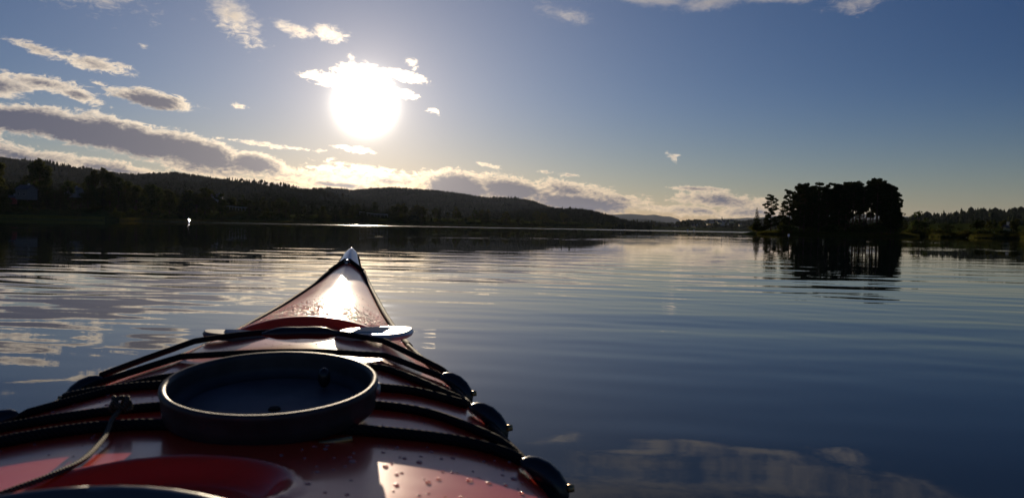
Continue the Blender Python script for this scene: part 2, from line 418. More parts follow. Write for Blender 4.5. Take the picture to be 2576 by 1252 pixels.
def scatter_forest(name, land, n, hmin, hmax, frac_round, lab, q0=.02, q1=1.12, seed=0, m=None, ridge=0, tmin=None, tmax=None, keep=None):
    r = np.random.default_rng(seed)
    t = r.uniform(land.t0 if tmin is None else tmin, land.t1 if tmax is None else tmax, n)
    q = r.uniform(q0, q1, n)
    if ridge: q[:ridge] = 1 + r.normal(0, .012, ridge)
    Y = np.where(q < 1, land.Yf+q*(land.Yr-land.Yf), land.Yr+(q-1)*(land.Yb-land.Yr)); X = t*Y
    if keep is not None:
        k = keep(X, Y, q); X, Y, t, q = X[k], Y[k], t[k], q[k]; n = len(X)
    Z = land.z(X, Y)-.5
    hh = r.uniform(hmin, hmax, n)*np.where(r.uniform(0, 1, n) < .04, 1.25, 1.0)
    isr = r.uniform(0, 1, n) < (frac_round if not callable(frac_round) else frac_round(X, Y, q))
    Vs, Fs, off = [], [], 0
    for pool, sel in ((TPL_S, ~isr), (TPL_R, isr)):
        idx = np.nonzero(sel)[0]
        for j, (tv, tf) in enumerate(pool):
            id_ = idx[j::len(pool)]
            if not len(id_): continue
            a = r.uniform(0, 6.28, len(id_)); c, s_ = np.cos(a), np.sin(a)
            w = hh[id_]*r.uniform(.75, 1.2, len(id_))
            vx = (tv[None, :, 0]*c[:, None]-tv[None, :, 1]*s_[:, None])*w[:, None]+X[id_, None]
            vy = (tv[None, :, 0]*s_[:, None]+tv[None, :, 1]*c[:, None])*w[:, None]+Y[id_, None]
            vz = tv[None, :, 2]*hh[id_, None]+Z[id_, None]
            Vs.append(np.stack([vx, vy, vz], -1).reshape(-1, 3))
            Fs.append((tf[None]+(off+np.arange(len(id_))*len(tv))[:, None, None]).reshape(-1, 3)); off += len(id_)*len(tv)
    me = fast_mesh(name, np.vstack(Vs), np.vstack(Fs), False)
    return link(name, me, m or CONIF, kind='stuff', label=lab)

# far blue mountains
Land('mountain', [(1350,572),(1400,552),(1450,541),(1500,538.5),(1536,539.5),(1588,537.5),(1625,541),(1645,539.5),(1668,544),(1685,544.5),(1705,551),(1720,556),(1745,572)], 9000, 12000, 14000, sub=0, rough=25, m=MOUNT, seed=3, lab='hazy blue mountain range far behind the lake', wav=900)
Land('mountain', [(1740,570),(1774,551),(1800,550),(1861,549),(1879,547),(1898,548),(1950,543),(2050,540),(2160,538),(2249,541.5),(2292,546),(2330,550),(2400,575)], 9500, 12500, 14000, sub=0, rough=25, m=MOUNT, seed=4, lab='hazy blue mountain behind the wooded island', wav=900)
Land('mountain', [(1500,575),(1540,558),(1563,551),(1600,549.5),(1625,549),(1663,554),(1695,562),(1730,575)], 5200, 6800, 8000, sub=6, rough=15, m=MOUNT, seed=5, lab='blue grey wooded ridge in front of the far mountains', wav=500)
# wooded hills
hillA = Land('hill', [(-900,350),(-500,362),(-200,378),(0,394),(60,402),(120,411),(170,420),(235,428),(300,435),(340,437),(390,433),(440,434),(490,440),(540,448),(620,461),(720,473),(790,482),(850,498),(940,525),(1050,565)], 560, 2300, 3000, sub=8, rough=26, seed=11, nt_=260, ny=90, lab='long wooded hill falling from the left edge to the middle')
hillB = Land('hill', [(560,570),(640,520),(700,492),(763,480),(822,472.5),(887,480),(937,474),(999,471.5),(1061,474),(1100,477),(1148,483),(1210,496),(1278,499.5),(1340,506),(1377,520),(1440,545),(1520,575)], 1400, 3300, 4300, sub=8, rough=26, seed=12, nt_=220, ny=80, lab='rounded wooded hill below the sun')
hillC = Land('hill', [(1090,572),(1150,556),(1220,542),(1290,531),(1340,527),(1400,523),(1430,525.5),(1467,525),(1501,533),(1538,542),(1563,552),(1590,560),(1640,576)], 900, 1500, 2000, sub=7, rough=10, seed=13, nt_=140, lab='dark spruce covered headland left of the far mountains')
hillD = Land('hill', [(1560,574),(1600,558),(1650,559),(1700,561),(1725,553),(1750,551),(1774,555),(1824,552),(1873,556),(1898,551.5),(1960,552),(2100,556),(2249,552),(2320,556),(2420,566)], 1500, 2300, 2900, sub=7, rough=8, seed=14, nt_=160, lab='low wooded hill with the village across the lake')
hillR = Land('hill', [(2180,575),(2250,556),(2300,551),(2334,549),(2357,547),(2398,544),(2416,541),(2431,538),(2446,532),(2461,529.5),(2491,530),(2516,535),(2535,535),(2550,530),(2576,526),(2650,515),(2800,508),(3200,490),(3900,480)], 420, 1300, 1800, sub=8, rough=12, seed=15, nt_=180, lab='dark wooded hill behind the right shore')

scatter_forest('forest', hillA, 27000, 7, 12, lambda X, Y, q: .15+.5*(q < .45), 'mixed forest covering the long left hill', seed=1, ridge=2600)
scatter_forest('forest', hillB, 20000, 8, 13, .15, 'forest covering the rounded hill below the sun', seed=2, ridge=1500)
scatter_forest('forest', hillC, 6000, 6, 11, .15, 'spruce forest covering the dark headland', seed=3, ridge=500)
scatter_forest('forest', hillD, 7000, 6, 11, .4, 'woods covering the low hill around the village', seed=4, ridge=600)
scatter_forest('forest', hillR, 9000, 6, 11, .3, 'forest covering the hill behind the right shore', seed=5, ridge=900)

# low shores
def bank(name, fr, depth, h0, h1, lab, n=160, m=GRASSY, seed=0):
    """fr: list of (px, distance of the waterline)"""
    T = [ (px-PW/2)/F for px, _ in fr]; Yw = [y for _, y in fr]
    t = np.linspace(T[0], T[-1], n); yw = np.interp(t, T, Yw)
    yw = yw + (fbm(t*60, t*0, 3, seed)-.5)*14
    off = np.array([-2, 0, 1.2, 3, 7, 15, 30, 55, 90, 1e9]); off = np.minimum(off, depth)
    hh = np.array([-.5, -.03, .35, h0*.7, h0, h0*1.1, h0*.6+h1*.4, h1*.75+h0*.25, h1, h1])
    V = []
    for o_, h_ in zip(off, hh):
        Y = yw + o_; X = t*Y
        Z = h_ + (fbm(X*.06, Y*.06, 3, seed+3)-.5)*.5*max(h_, 0)
        V.append(np.stack([X, Y, Z], -1))
    V = np.array(V).reshape(-1, 3)
    ob = link(name, fast_mesh(name, V, grid_faces(len(off), n), True), m, kind='structure', label=lab)
    def zf(px, o_):
        tt = (px-PW/2)/F; y = np.interp(tt, t, yw)+o_
        return Vector((tt*y, y, float(np.interp(o_, off[:-1], hh[:-1]))-.12))
    return zf
left_z = bank('shore', [(-900,300),(-300,330),(0,345),(260,380),(420,430),(700,480),(1000,560),(1250,680),(1450,830),(1640,1000)], 240, 1.3, 7.5, 'grassy left shore rising to the woods', n=420, seed=1)
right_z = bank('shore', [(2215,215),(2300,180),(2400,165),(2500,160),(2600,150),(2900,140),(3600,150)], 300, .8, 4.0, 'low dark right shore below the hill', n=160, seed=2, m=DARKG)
far_z = bank('shore', [(1540,1200),(1700,1350),(1900,1400),(2100,1400),(2300,1200)], 300, 1.0, 6.0, 'far low shore below the village', n=120, seed=4)

# ------------------------------------------------------------------ trees
def cards(centres, radii, n, size, r, flat=1.0, up=0.0):
    """leaf-sized bent quads spread through clumps"""
    k = r.choice(len(centres), n, p=np.array(radii)**2/np.sum(np.array(radii)**2))
    c = np.array(centres)[k]; rad = np.array(radii)[k]
    d = r.normal(size=(n, 3)); d /= np.linalg.norm(d, axis=1, keepdims=True)
    p = c + d*(rad*r.uniform(.35, 1.08, n)**.6)[:, None]*np.array([1, 1, flat])
    a = r.normal(size=(n, 3)); a[:, 2] = a[:, 2]*.6+up; a /= np.linalg.norm(a, axis=1, keepdims=True)
    b = np.cross(a, r.normal(size=(n, 3))); b /= np.linalg.norm(b, axis=1, keepdims=True)
    s = size*r.uniform(.6, 1.5, n)[:, None]
    V = np.stack([p-a*s-b*s*.55, p+a*s-b*s*.45, p+a*s*1.1+b*s*.5, p-a*s*.8+b*s*.6], 1).reshape(-1, 3)
    Fq = np.arange(n*4).reshape(-1, 4)
    return V, Fq
def merge_tubes(name, tubes, m):
    Vs, Fs, off = [], [], 0
    for pts, rads, seg in tubes:
        me = tube_mesh('t', pts, rads, seg, caps=False)
        v = np.array([q.co[:] for q in me.vertices]); f = np.array([list(q.vertices) for q in me.polygons])
        Vs.append(v); Fs.append(f+off); off += len(v); bpy.data.meshes.remove(me)
    me = fast_mesh(name, np.vstack(Vs), np.vstack(Fs), True); me.materials.append(m); return me
def make_broad(seed, h=1.0, w=.35, low=.15, ncl=26, n=2200, size=.022, m=BROAD):
    r = np.random.default_rng(seed); cs, rs = [], []
    for i in range(ncl):
        z = low + (1-low)*r.uniform(.08, .95)
        env = w*math.sin(math.pi*min(1, max(.12, (z-low)/(1-low)*.86+.12)))**.6
        q = r.uniform(0, 6.28); rr_ = env*r.uniform(.2, .85)
        cs.append((rr_*math.cos(q), rr_*math.sin(q), z*h)); rs.append(w*r.uniform(.22, .42))
    cs.append((0, 0, .92*h)); rs.append(w*.25)
    V, Fq = cards(cs, rs, n, size, r, .8)
    crown = fast_mesh('crown', V, Fq); crown.materials.append(m)
    tb = [(spline([(0, 0, -.03), (r.uniform(-.01, .01), 0, .3*h), (r.uniform(-.03, .03), .01, .6*h), (0, 0, .9*h)], 4), np.linspace(.02, .004, 13), 6)]
    for i in range(0, ncl, 2):
        c = cs[i]; tb.append((spline([(0, 0, max(.1, c[2]*.55)), (c[0]*.5, c[1]*.5, c[2]*.8), c], 3), np.linspace(.007, .002, 7), 4))
    return crown, merge_tubes('trunk', tb, BARK)
def make_pine(seed, bare=.5, w=.24, ncl=16, n=1900, size=.016, twist=.0, dense=1.0):
    """tall pine: bare stem, flat ragged cloud-like tufts on upswept limbs"""
    r = np.random.default_rng(seed); cs, rs = [], []; tb = []
    lean = r.uniform(-.05, .05)
    tb.append((spline([(0, 0, -.03), (lean*.3, 0, .35), (lean*.8, r.uniform(-.02, .02), .7), (lean, 0, .97)], 5), np.linspace(.017, .004, 16), 6))
    for i in range(ncl):
        f = (i+r.uniform(0, .9))/ncl
        z = bare + (1-bare)*f*.97
        q = i*2.4+r.uniform(-.6, .6)
        L = w*(1-.55*f**2)*r.uniform(.55, 1.2)*(0.7+.3*min(1, f*4))
        tip = (lean*z+L*math.cos(q), L*math.sin(q), z+L*r.uniform(.0, .35))
        mid = (lean*z+L*.5*math.cos(q), L*.5*math.sin(q), z-L*.03)
        tb.append((spline([(lean*z, 0, z-.01), mid, tip], 4), np.linspace(.006, .0015, 9), 4))
        cs.append(tip); rs.append(w*r.uniform(.2, .34)*(1.05-.4*f))
        cs.append((mid[0], mid[1], mid[2]+.015)); rs.append(w*r.uniform(.12, .2))
    cs.append((lean, 0, .965)); rs.append(w*.2)
    V, Fq = cards(cs, rs, int(n*dense), size, r, .48, .3)
    crown = fast_mesh('crown', V, Fq); crown.materials.append(CONIF)
    return crown, merge_tubes('trunk', tb, BARK)
def make_spruce(seed, w=.2, levels=17, n=2400, size=.014, low=.06, droop=-.12):
    r = np.random.default_rng(seed); tb = [([(0, 0, -.03), (0, 0, .5), (0, 0, .99)], [.014, .009, .002], 6)]
    cs, rs = [], []
    for i in range(levels):
        f = (i+.3)/levels; z = low+(1-low)*f; L0 = w*(1-f)**.75*r.uniform(.8, 1.15)
        nb_ = 7 if f < .7 else 5
        for k in range(nb_):
            q = 6.283*k/nb_+i*.7+r.uniform(-.25, .25); L = L0*r.uniform(.6, 1.2)
            tip = Vector((L*math.cos(q), L*math.sin(q), z+L*(droop+.25)))
            mid = Vector((L*.55*math.cos(q), L*.55*math.sin(q), z+L*droop*.8))
            tb.append(([(0, 0, z), mid, tip], [.003, .002, .0008], 3))
            for g in (.35, .65, .95):
                p = mid.lerp(tip, (g-.5)*2) if g > .5 else mid*(g/.5)
                if g <= .5: p.z = z+L*droop*.6
                cs.append(tuple(p)); rs.append(.012+L*.14)
    V, Fq = cards(cs, rs, n, size, r, .5, -.2)
    crown = fast_mesh('crown', V, Fq); crown.materials.append(CONIF)
    return crown, merge_tubes('trunk', tb, BARK)
def make_bush(seed, n=520, size=.05, m=BUSHM):
    r = np.random.default_rng(seed); cs, rs = [], []
    for i in range(11):
        q = r.uniform(0, 6.28); d = r.uniform(0, .42); cs.append((d*math.cos(q), d*math.sin(q), .22+r.uniform(0, .5)*(1-d))); rs.append(r.uniform(.16, .3))
    V, Fq = cards(cs, rs, n, size, r, .8, .5); V[:, 2] = np.maximum(V[:, 2], -.02)
    me = fast_mesh('bush', V, Fq); me.materials.append(m)
    tb = []
    for c in cs[:7]: tb.append((spline([(c[0]*.1, c[1]*.1, -.03), (c[0]*.5, c[1]*.5, c[2]*.5), c], 3), np.linspace(.012, .004, 7), 4))
    return me, merge_tubes('stem', tb, BARK)
P_BROAD = [make_broad(i+20, w=.2+.05*(i % 3), low=.06+.05*(i % 3)) for i in range(5)]
P_TALL = [make_broad(i+40, w=.17+.03*i, low=.06, n=3200, size=.016, ncl=34) for i in range(3)]
P_PINE = [make_pine(i+60, bare=.34+.08*(i % 4), w=.22+.03*(i % 3), ncl=15+2*(i % 3), n=3400, size=.0135) for i in range(8)]
P_UPS = [make_spruce(i+140, w=.26, levels=15, droop=.22, n=2600, size=.013) for i in range(2)]
P_PINED = [make_pine(i+80, bare=.08, w=.23+.03*i, ncl=38, n=8000, size=.0125) for i in range(3)]
P_SPR = [make_spruce(i+90, w=.17+.03*(i % 3)) for i in range(4)]
P_BUSH = [make_bush(i+100) for i in range(5)]; P_DBUSH = [make_bush(i+120, m=BROAD) for i in range(4)]
def plant(kind, proto, loc, h, lab, group=None, cat='tree', wide=1.0, rz=None):
    e = link(kind, None, loc=loc, rot=(0, 0, random.uniform(0, 6.28) if rz is None else rz), scale=(h*wide, h*wide, h), label=lab, category=cat)
    e.empty_display_size = .2
    if group: e['group'] = group
    a, b = ('foliage', 'stem') if cat == 'bush' else ('crown', 'trunk')
    link(a, proto[0], parent=e); link(b, proto[1], parent=e)
    return e
def h_for(px, top, base):                  # metres tall so that the top reaches this height in the view
    return max(.5, (at(px, top, base.y).z - base.z))

# left shore: the tall stands, then the belt of smaller trees and bushes behind the meadow
G1 = 'tall trees on the left shore'
for px, top, o_, pr, wd, lab in [
    (-8, 408, 10, P_TALL[1], 1.1, 'tall green tree cut by the left edge of the picture'),
    (84, 404, 60, P_TALL[0], .9, 'tall rounded tree left of the pair beside the white house'),
    (99, 394, 62, P_TALL[2], .95, 'tallest rounded tree on the left shore above the ridge line'),
    (116, 428, 60, P_TALL[1], 1.0, 'slightly lower tree right of the tallest on the left shore'),
    (64, 440, 70, P_BROAD[0], 1.1, 'dark tree standing behind the white house'),
    (222, 442, 60, P_TALL[1], .9, 'left tree of the dark flat topped clump'),
    (238, 421, 62, P_TALL[0], .9, 'tallest tree of the dark flat topped clump'),
    (257, 418, 66, P_TALL[2], .8, 'right hand crown of the dark flat topped clump'),
    (276, 432, 60, P_TALL[1], .9, 'right outer tree of the dark flat topped clump'),
    (298, 446, 64, P_BROAD[1], 1.0, 'shorter tree on the right side of the flat topped clump')]:
    b = left_z(px, o_); plant('tall_tree', pr, b, h_for(px, top, b), lab, G1, wide=wd)
G2 = 'trees of the belt along the left shore'
def zone(px):
    for lim, z_ in ((52, 'at the left edge beside the pale house'), (130, 'beneath the tallest rounded trees'), (210, 'between the tall trees and the flat topped clump'),
                    (310, 'at the foot of the dark flat topped clump'), (440, 'just right of the dark flat topped clump'), (545, 'behind the flashing marker'),
                    (640, 'around the curving road guard rail'), (780, 'left of the kayak bow on the far left shore'), (900, 'directly beyond the kayak bow'),
                    (1010, 'behind the sun glint on the water'), (1180, 'below the rounded hill under the sun'), (1340, 'below the right slope of the rounded hill')):
        if px < lim: return z_
    return 'at the foot of the dark headland'
rr2 = random.Random(5)
for i in range(150):
    px = -60 + 1560*(i+rr2.uniform(-.4, .4))/150
    o_ = rr2.uniform(30, 110) if px < 300 else rr2.uniform(12, 90)
    b = left_z(px, o_)
    top = np.interp(px, [-60, 60, 200, 300, 450, 620, 800, 1000, 1200, 1500], [455, 460, 462, 465, 478, 492, 512, 520, 535, 550]) + rr2.uniform(-12, 18)
    sp = rr2.random() < .3
    pr = rr2.choice(P_SPR) if sp else rr2.choice(P_BROAD)
    plant('spruce_tree' if sp else 'broadleaf_tree', pr, b, h_for(px, top, b),
          ('dark pointed spruce ' if sp else 'dark rounded tree ')+zone(px), G2+(' (spruces) ' if sp else ' ')+zone(px), wide=rr2.uniform(1.0, 1.5))
G3 = 'bushes along the water on the left shore'
for i in range(150):
    px = -40 + 1500*(i+rr2.uniform(-.4, .4))/150
    o_ = rr2.uniform(9, 70) if px < 280 else rr2.uniform(2.5, 45)
    b = left_z(px, o_); hh = rr2.uniform(2.0, 4.5)*(1+.0003*px)
    plant('willow_bush', rr2.choice(P_BUSH if rr2.random() < .6 else P_DBUSH), b, hh, 'low willow bush by the water, '+zone(px), G3+' '+zone(px), 'bush', wide=rr2.uniform(1.2, 2.0))
for px, w_ in [(1528, 9), (1550, 8), (1572, 8), (1505, 6)]:
    b = left_z(px, 3); plant('willow_bush', rr2.choice(P_BUSH), b, w_, 'pale green bush at the foot of the dark headland', 'pale bushes below the headland', 'bush', wide=1.6)

# wooded island
def island():
    cx, cy, rx, ry = at(2085, 585, 158).x, 158.0, 17.5, 11.0
    n, k = 96, 14; V = [(cx, cy, 1.25)]
    for j in range(1, k+1):
        f = j/k*1.12
        for i in range(n):
            q = 2*math.pi*i/n; w = 1+.10*math.sin(3*q+1)+.05*math.sin(7*q)+.03*math.sin(13*q+2)
            z = 1.25*(1-min(f, 1)**3) if f < 1 else -.9*(f-1)/.12
            z += .10*math.sin(9*q+f*5)*f
            if f > .93: z -= .1
            V.append((cx+rx*w*f*math.cos(q), cy+ry*w*f*math.sin(q), z))
    Fc = [(0, 1+i, 1+(i+1) % n) for i in range(n)]; Fq = []
    for j in range(k-1):
        for i in range(n):
            a = 1+j*n+i; b = 1+j*n+(i+1) % n; Fq.append((a, a+n, b+n, b))
    link('island_ground', fast_mesh('island_ground', V, [np.array(Fc), np.array(Fq)], True), GRASSY, kind='structure', label='low grassy ground of the wooded island')
    return cx, cy, rx, ry
icx, icy, irx, iry = island()
G4 = 'pines of the island wood'
ISL = [ # px, top, distance, proto, wide, label
 (1903, 521, 154, P_SPR[1], 1.0, 'smallest young spruce at the left tip of the island'),
 (1939, 489, 156, P_PINED[0], 1.0, 'separate bushy pine left of the island wood'),
 (1926, 536, 153, P_SPR[0], 1.2, 'small spruce under the separate pine on the island'),
 (1985, 478, 158, P_PINED[1], .9, 'second pine from the left tip of the island'),
 (1968, 505, 156, P_SPR[2], 1.0, 'short spruce between the two left pines of the island'),
 (2012, 464, 157, P_PINED[2], .9, 'pine where the island wood rises to full height'),
 (2240, 464, 149, P_UPS[0], .95, 'narrow pine on the right edge of the island wood')]
for px, top, Y, pr, wd, lab in ISL:
    p = at(px, 583, Y); p.z = .75; plant('pine_tree', pr, p, h_for(px, top, p), lab, G4, wide=wd)
tops = [(2012,463),(2024,462),(2040,464),(2061,461),(2078,464),(2096,458),(2112,466),(2126,451),(2138,455),(2148,455),(2160,464),(2174,460),(2188,453),(2203,455),(2211,463),(2220,458),(2230,459),(2238,464),(2245,474)]
rr3 = random.Random(9)
for i, (px, top) in enumerate(tops):
    for row in range(3):
        if row == 2 and 2120 < px < 2226: continue
        Y = 150+row*6+rr3.uniform(-2, 2); pxx = px+rr3.uniform(-3, 3)+(row*4)
        p = at(pxx, 583, Y); p.z = .85
        openz = 2126 < pxx < 2222
        if openz: pr = rr3.choice(P_PINE)
        else: pr = rr3.choice(P_PINED+P_PINE[:2]) if px < 2230 else rr3.choice(P_PINED)
        plant('pine_tree', pr, p, h_for(pxx, top+row*4+rr3.choice([-3, -1, 2, 5, 8, 12])+rr3.uniform(-2, 2), p),
              'slender bare stemmed pine in the see-through right half of the island wood' if openz else 'full crowned pine in the closed part of the island wood',
              G4+(' (open part)' if openz else ' (closed part)'), wide=rr3.uniform(.75, 1.0) if px < 2230 else .65)
for px, top, Y in [(2132, 520, 165), (2160, 505, 166), (2176, 545, 150), (2214, 535, 152)]:
    p = at(px, 583, Y); p.z = .7
    plant('spruce_tree', rr3.choice(P_SPR), p, h_for(px, top, p), 'young spruce growing between the pine trunks of the island wood', 'young spruces among the island trunks', wide=.9)
for i in range(26):
    px = 1896+rr3.uniform(0, 1)*350; Y = rr3.uniform(147.5, 151) if 1930 < px < 2220 else rr3.uniform(152, 158)
    p = at(px, 583, Y); p.z = .45
    hh = rr3.uniform(1.3, 2.3) if px < 2080 else rr3.uniform(1.6, 3.2)
    plant('willow_bush', rr3.choice(P_BUSH if px < 2060 else P_DBUSH), p, hh, 'low green bush at the foot of the island wood' if px < 2060 else 'dark undergrowth bush beneath the island pines',
          'green bushes of the island' if px < 2060 else 'dark undergrowth of the island', 'bush', wide=rr3.uniform(1.1, 1.6))

# right shore
b = right_z(2311, 6); plant('broadleaf_tree', make_broad(77, w=.34, low=.3, ncl=13, n=520, size=.03), b, h_for(2311, 530, b), 'small open crowned tree standing alone right of the island', None, wide=1.0)
for i in range(34):
    px = 2262+640*(i+rr3.uniform(-.4, .4))/34; o_ = rr3.uniform(3, 40); b = right_z(px, o_)
    top = np.interp(px, [2260, 2330, 2400, 2480, 2576, 2700, 2900], [560, 566, 566, 560, 548, 540, 530])+rr3.uniform(-8, 8)
    plant('broadleaf_tree', rr3.choice(P_BROAD), b, h_for(px, top, b), 'dark low tree in the thicket on the right shore', 'thicket on the right shore', wide=rr3.uniform(1.2, 1.9))
for i in range(22):
    px = 2250+520*(i+rr3.uniform(-.4, .4))/22; b = right_z(px, rr3.uniform(1, 7))
    plant('willow_bush', rr3.choice(P_BUSH+P_DBUSH), b, rr3.uniform(1.0, 1.9), 'low bush at the water on the right shore', 'bushes at the water on the right shore', 'bush', wide=rr3.uniform(1.3, 2.0))
for i in range(40):
    px = 1560+700*(i+rr3.uniform(-.4, .4))/40; b = far_z(px, rr3.uniform(5, 60))
    plant('broadleaf_tree', rr3.choice(P_BROAD+P_SPR), b, rr3.uniform(8, 14), 'tiny dark tree on the far shore below the village', 'trees on the far shore', wide=1.4)

# reeds and grass tufts at the water's edge
def reeds(name, zf, px0, px1, n, hmin, hmax, o0, o1, lab, wd=.05, m=GRASSM):
    r = random.Random(hash(name+lab) % 1000 if False else len(lab)); V = []; Fc = []
    for i in range(n):
        px = r.uniform(px0, px1); b = zf(px, r.uniform(o0, o1)); b.z += .1
        q = r.uniform(0, 3.14); h_ = r.uniform(hmin, hmax); dx_, dy_ = wd*math.cos(q), wd*math.sin(q)*.3
        lx = r.uniform(-.3, .3)*h_; k = len(V)
        V += [(b.x-dx_, b.y-dy_, b.z-.1), (b.x+dx_, b.y+dy_, b.z-.1), (b.x+lx+dx_*.3, b.y, b.z+h_), (b.x+lx-dx_*.3, b.y, b.z+h_*.92)]
        Fc.append((k, k+1, k+2, k+3))
    link(name, fast_mesh(name, np.array(V), np.array(Fc)), m, kind='stuff', label=lab)
reeds('reeds', left_z, -60, 262, 9000, .3, .8, .5, 9, 'yellow green reeds edging the left shore', .22, m=leaf_mat('pale_reed_blades', (.13, .14, .025), (.24, .22, .05), .35))
reeds('reeds', left_z, 300, 1560, 12000, .3, .8, .0, 6, 'thin pale reeds along the middle of the far left shore', .28)
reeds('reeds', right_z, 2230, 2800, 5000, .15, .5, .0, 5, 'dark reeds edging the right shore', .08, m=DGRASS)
def isl_z(px, o_):
    q = random.uniform(math.pi*1.02, math.pi*1.98); w = 1+.10*math.sin(3*q+1)+.05*math.sin(7*q)+.03*math.sin(13*q+2)
    f = .86+.12*o_
    return Vector((icx+irx*w*f*math.cos(q), icy+iry*w*f*math.sin(q), 1.25*(1-f**3)-.15))
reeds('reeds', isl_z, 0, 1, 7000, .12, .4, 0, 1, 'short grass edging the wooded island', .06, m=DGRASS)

# ------------------------------------------------------------------ houses, church, road rails, floats
WALLW = mat('white_paint', (.45, .45, .45), .6, build=noise_col(2, (.38, .38, .38), (.50, .50, .49)))
WALLY = mat('ochre_paint', (.75, .6, .3), .6); WALLR = mat('red_paint', (.3, .06, .04), .7)
ROOF = mat('roof_tiles', (.09, .08, .085), .7, build=noise_col(3, (.07, .065, .07), (.13, .11, .11)))
GLASS = mat('window_glass', (.03, .035, .04), .05, ior=1.5)
def house(loc, w, d, hw, hr, rz, lab, group=None, wm=WALLW, detail=True, name='house', cat='house'):
    e = link(name, None, loc=loc, rot=(0, 0, rz), label=lab, category=cat)
    if group: e['group'] = group
    def wall(bm):
        vs = [(-w/2,-d/2,-1),(w/2,-d/2,-1),(w/2,d/2,-1),(-w/2,d/2,-1),(-w/2,-d/2,hw),(w/2,-d/2,hw),(w/2,d/2,hw),(-w/2,d/2,hw),(-w/2,0,hw+hr),(w/2,0,hw+hr)]
        v = [bm.verts.new(q) for q in vs]
        for f in ((0,1,5,4),(2,3,7,6),(1,2,6,9,5),(3,0,4,8,7),(3,2,1,0),(4,5,9,8),(6,7,8,9)): bm.faces.new([v[i] for i in f])
    link('wall', bm_mesh('wall', wall), wm, e)
    def roof(bm):
        t = .18; ov = .4
        for s in (-1, 1):
            a = Vector((0, s*(d/2+ov), hw-hr*ov/(d/2)+.05)); b2 = Vector((0, 0, hw+hr+.05))
            vs = [(-w/2-ov, a.y, a.z), (w/2+ov, a.y, a.z), (w/2+ov, 0, b2.z), (-w/2-ov, 0, b2.z)]
            v = [bm.verts.new(q) for q in vs]+[bm.verts.new((q[0], q[1], q[2]+t)) for q in vs]
            for f in ((0,1,2,3),(7,6,5,4),(0,4,5,1),(1,5,6,2),(2,6,7,3),(3,7,4,0)): bm.faces.new([v[i] for i in f])
    rf = link('roof', bm_mesh('roof', roof), ROOF, e)
    link('chimney', bm_mesh('chimney', lambda bm: box_bm(bm, w*.15, w*.15+.7, -.35, .35, hw+hr*.5, hw+hr+1.0)), WALLW, rf)
    if detail:
        nw = max(2, int(w/2.4))
        for fl in range(max(1, int(hw/2.6))):
            for i in range(nw):
                x = -w/2+(i+.5)*w/nw; z = 1.0+fl*2.7
                wn = link('window', bm_mesh('window', lambda bm: box_bm(bm, x-.55, x+.55, -d/2-.06, -d/2+.02, z, z+1.2)), WALLW, e)
                link('pane', bm_mesh('pane', lambda bm: box_bm(bm, x-.45, x+.45, -d/2-.075, -d/2-.061, z+.1, z+1.1)), GLASS, wn)
    return e
p = left_z(66, 28); p.z = at(66, 497, p.y).z; house(p, 7.0, 6, 4.0, 2.0, R(-14), 'pale two storey house below the tall rounded trees', wm=mat('shaded_white', (.17, .165, .16), .8))  # white walls given a darker colour to paint the shade they lie in
p = left_z(186, 66); p.z = at(186, 492, p.y).z; house(p, 8, 6, 3, 1.6, R(-8), 'low pale house right of the tall rounded trees', wm=WALLW)
p = left_z(30, 30); p.z = at(30, 508, p.y).z; house(p, 4, 3, 2.2, 1, R(30), 'small shed at the left edge of the shore', wm=WALLR, detail=False, name='shed', cat='shed')
p = left_z(545, 66); p.z = at(545, 506, p.y).z; house(p, 7, 6, 3, 1.6, R(20), 'small dim house among trees in the middle of the left shore', detail=False)
p = right_z(2531, 26); p.z = at(2531, 581, p.y).z; house(p, 1.1, 1.0, .9, .3, R(10), 'tiny hut on the right shore with warm light put into its yellow walls', wm=WALLY, detail=False, name='hut', cat='hut')  # yellow wall colour stands in for warm light on the hut
GV = 'houses of the village across the lake'
vr = random.Random(3)
VH = [(1776,560),(1783,563),(1790,559),(1797,562),(1804,558),(1811,561),(1822,560),(1829,563),(1757,566),(1744,570),(1702,571),(1862,566),(1840,558)]
for i, (px, py) in enumerate(VH):
    Y = 1470 + vr.uniform(0, 60); p = at(px, py+2, Y)
    house(p, vr.uniform(5, 8), 5, vr.uniform(2.5, 3.5), 2, R(vr.uniform(-30, 30)), 'tiny pale house of the village across the lake', GV, vr.choice([WALLW, WALLW, WALLY]), detail=False)
def church():
    p = at(1818, 566, 1560)
    e = house(p, 10, 6, 5, 3, R(60), 'village church with a pointed spire on the far hill', detail=False, name='church', cat='church')
    link('tower', bm_mesh('tower', lambda bm: box_bm(bm, -8.2, -5.0, -1.6, 1.6, -1, 9)), WALLW, e)
    link('spire', bm_mesh('spire', lambda bm: bmesh.ops.create_cone(bm, cap_ends=True, segments=8, radius1=2.0, radius2=.05, depth=9, matrix=Matrix.Translation((-6.6, 0, 13.5)))), ROOF, e)
church()
STEEL = mat('galvanised_steel', (.55, .55, .55), .35, metal=.8)
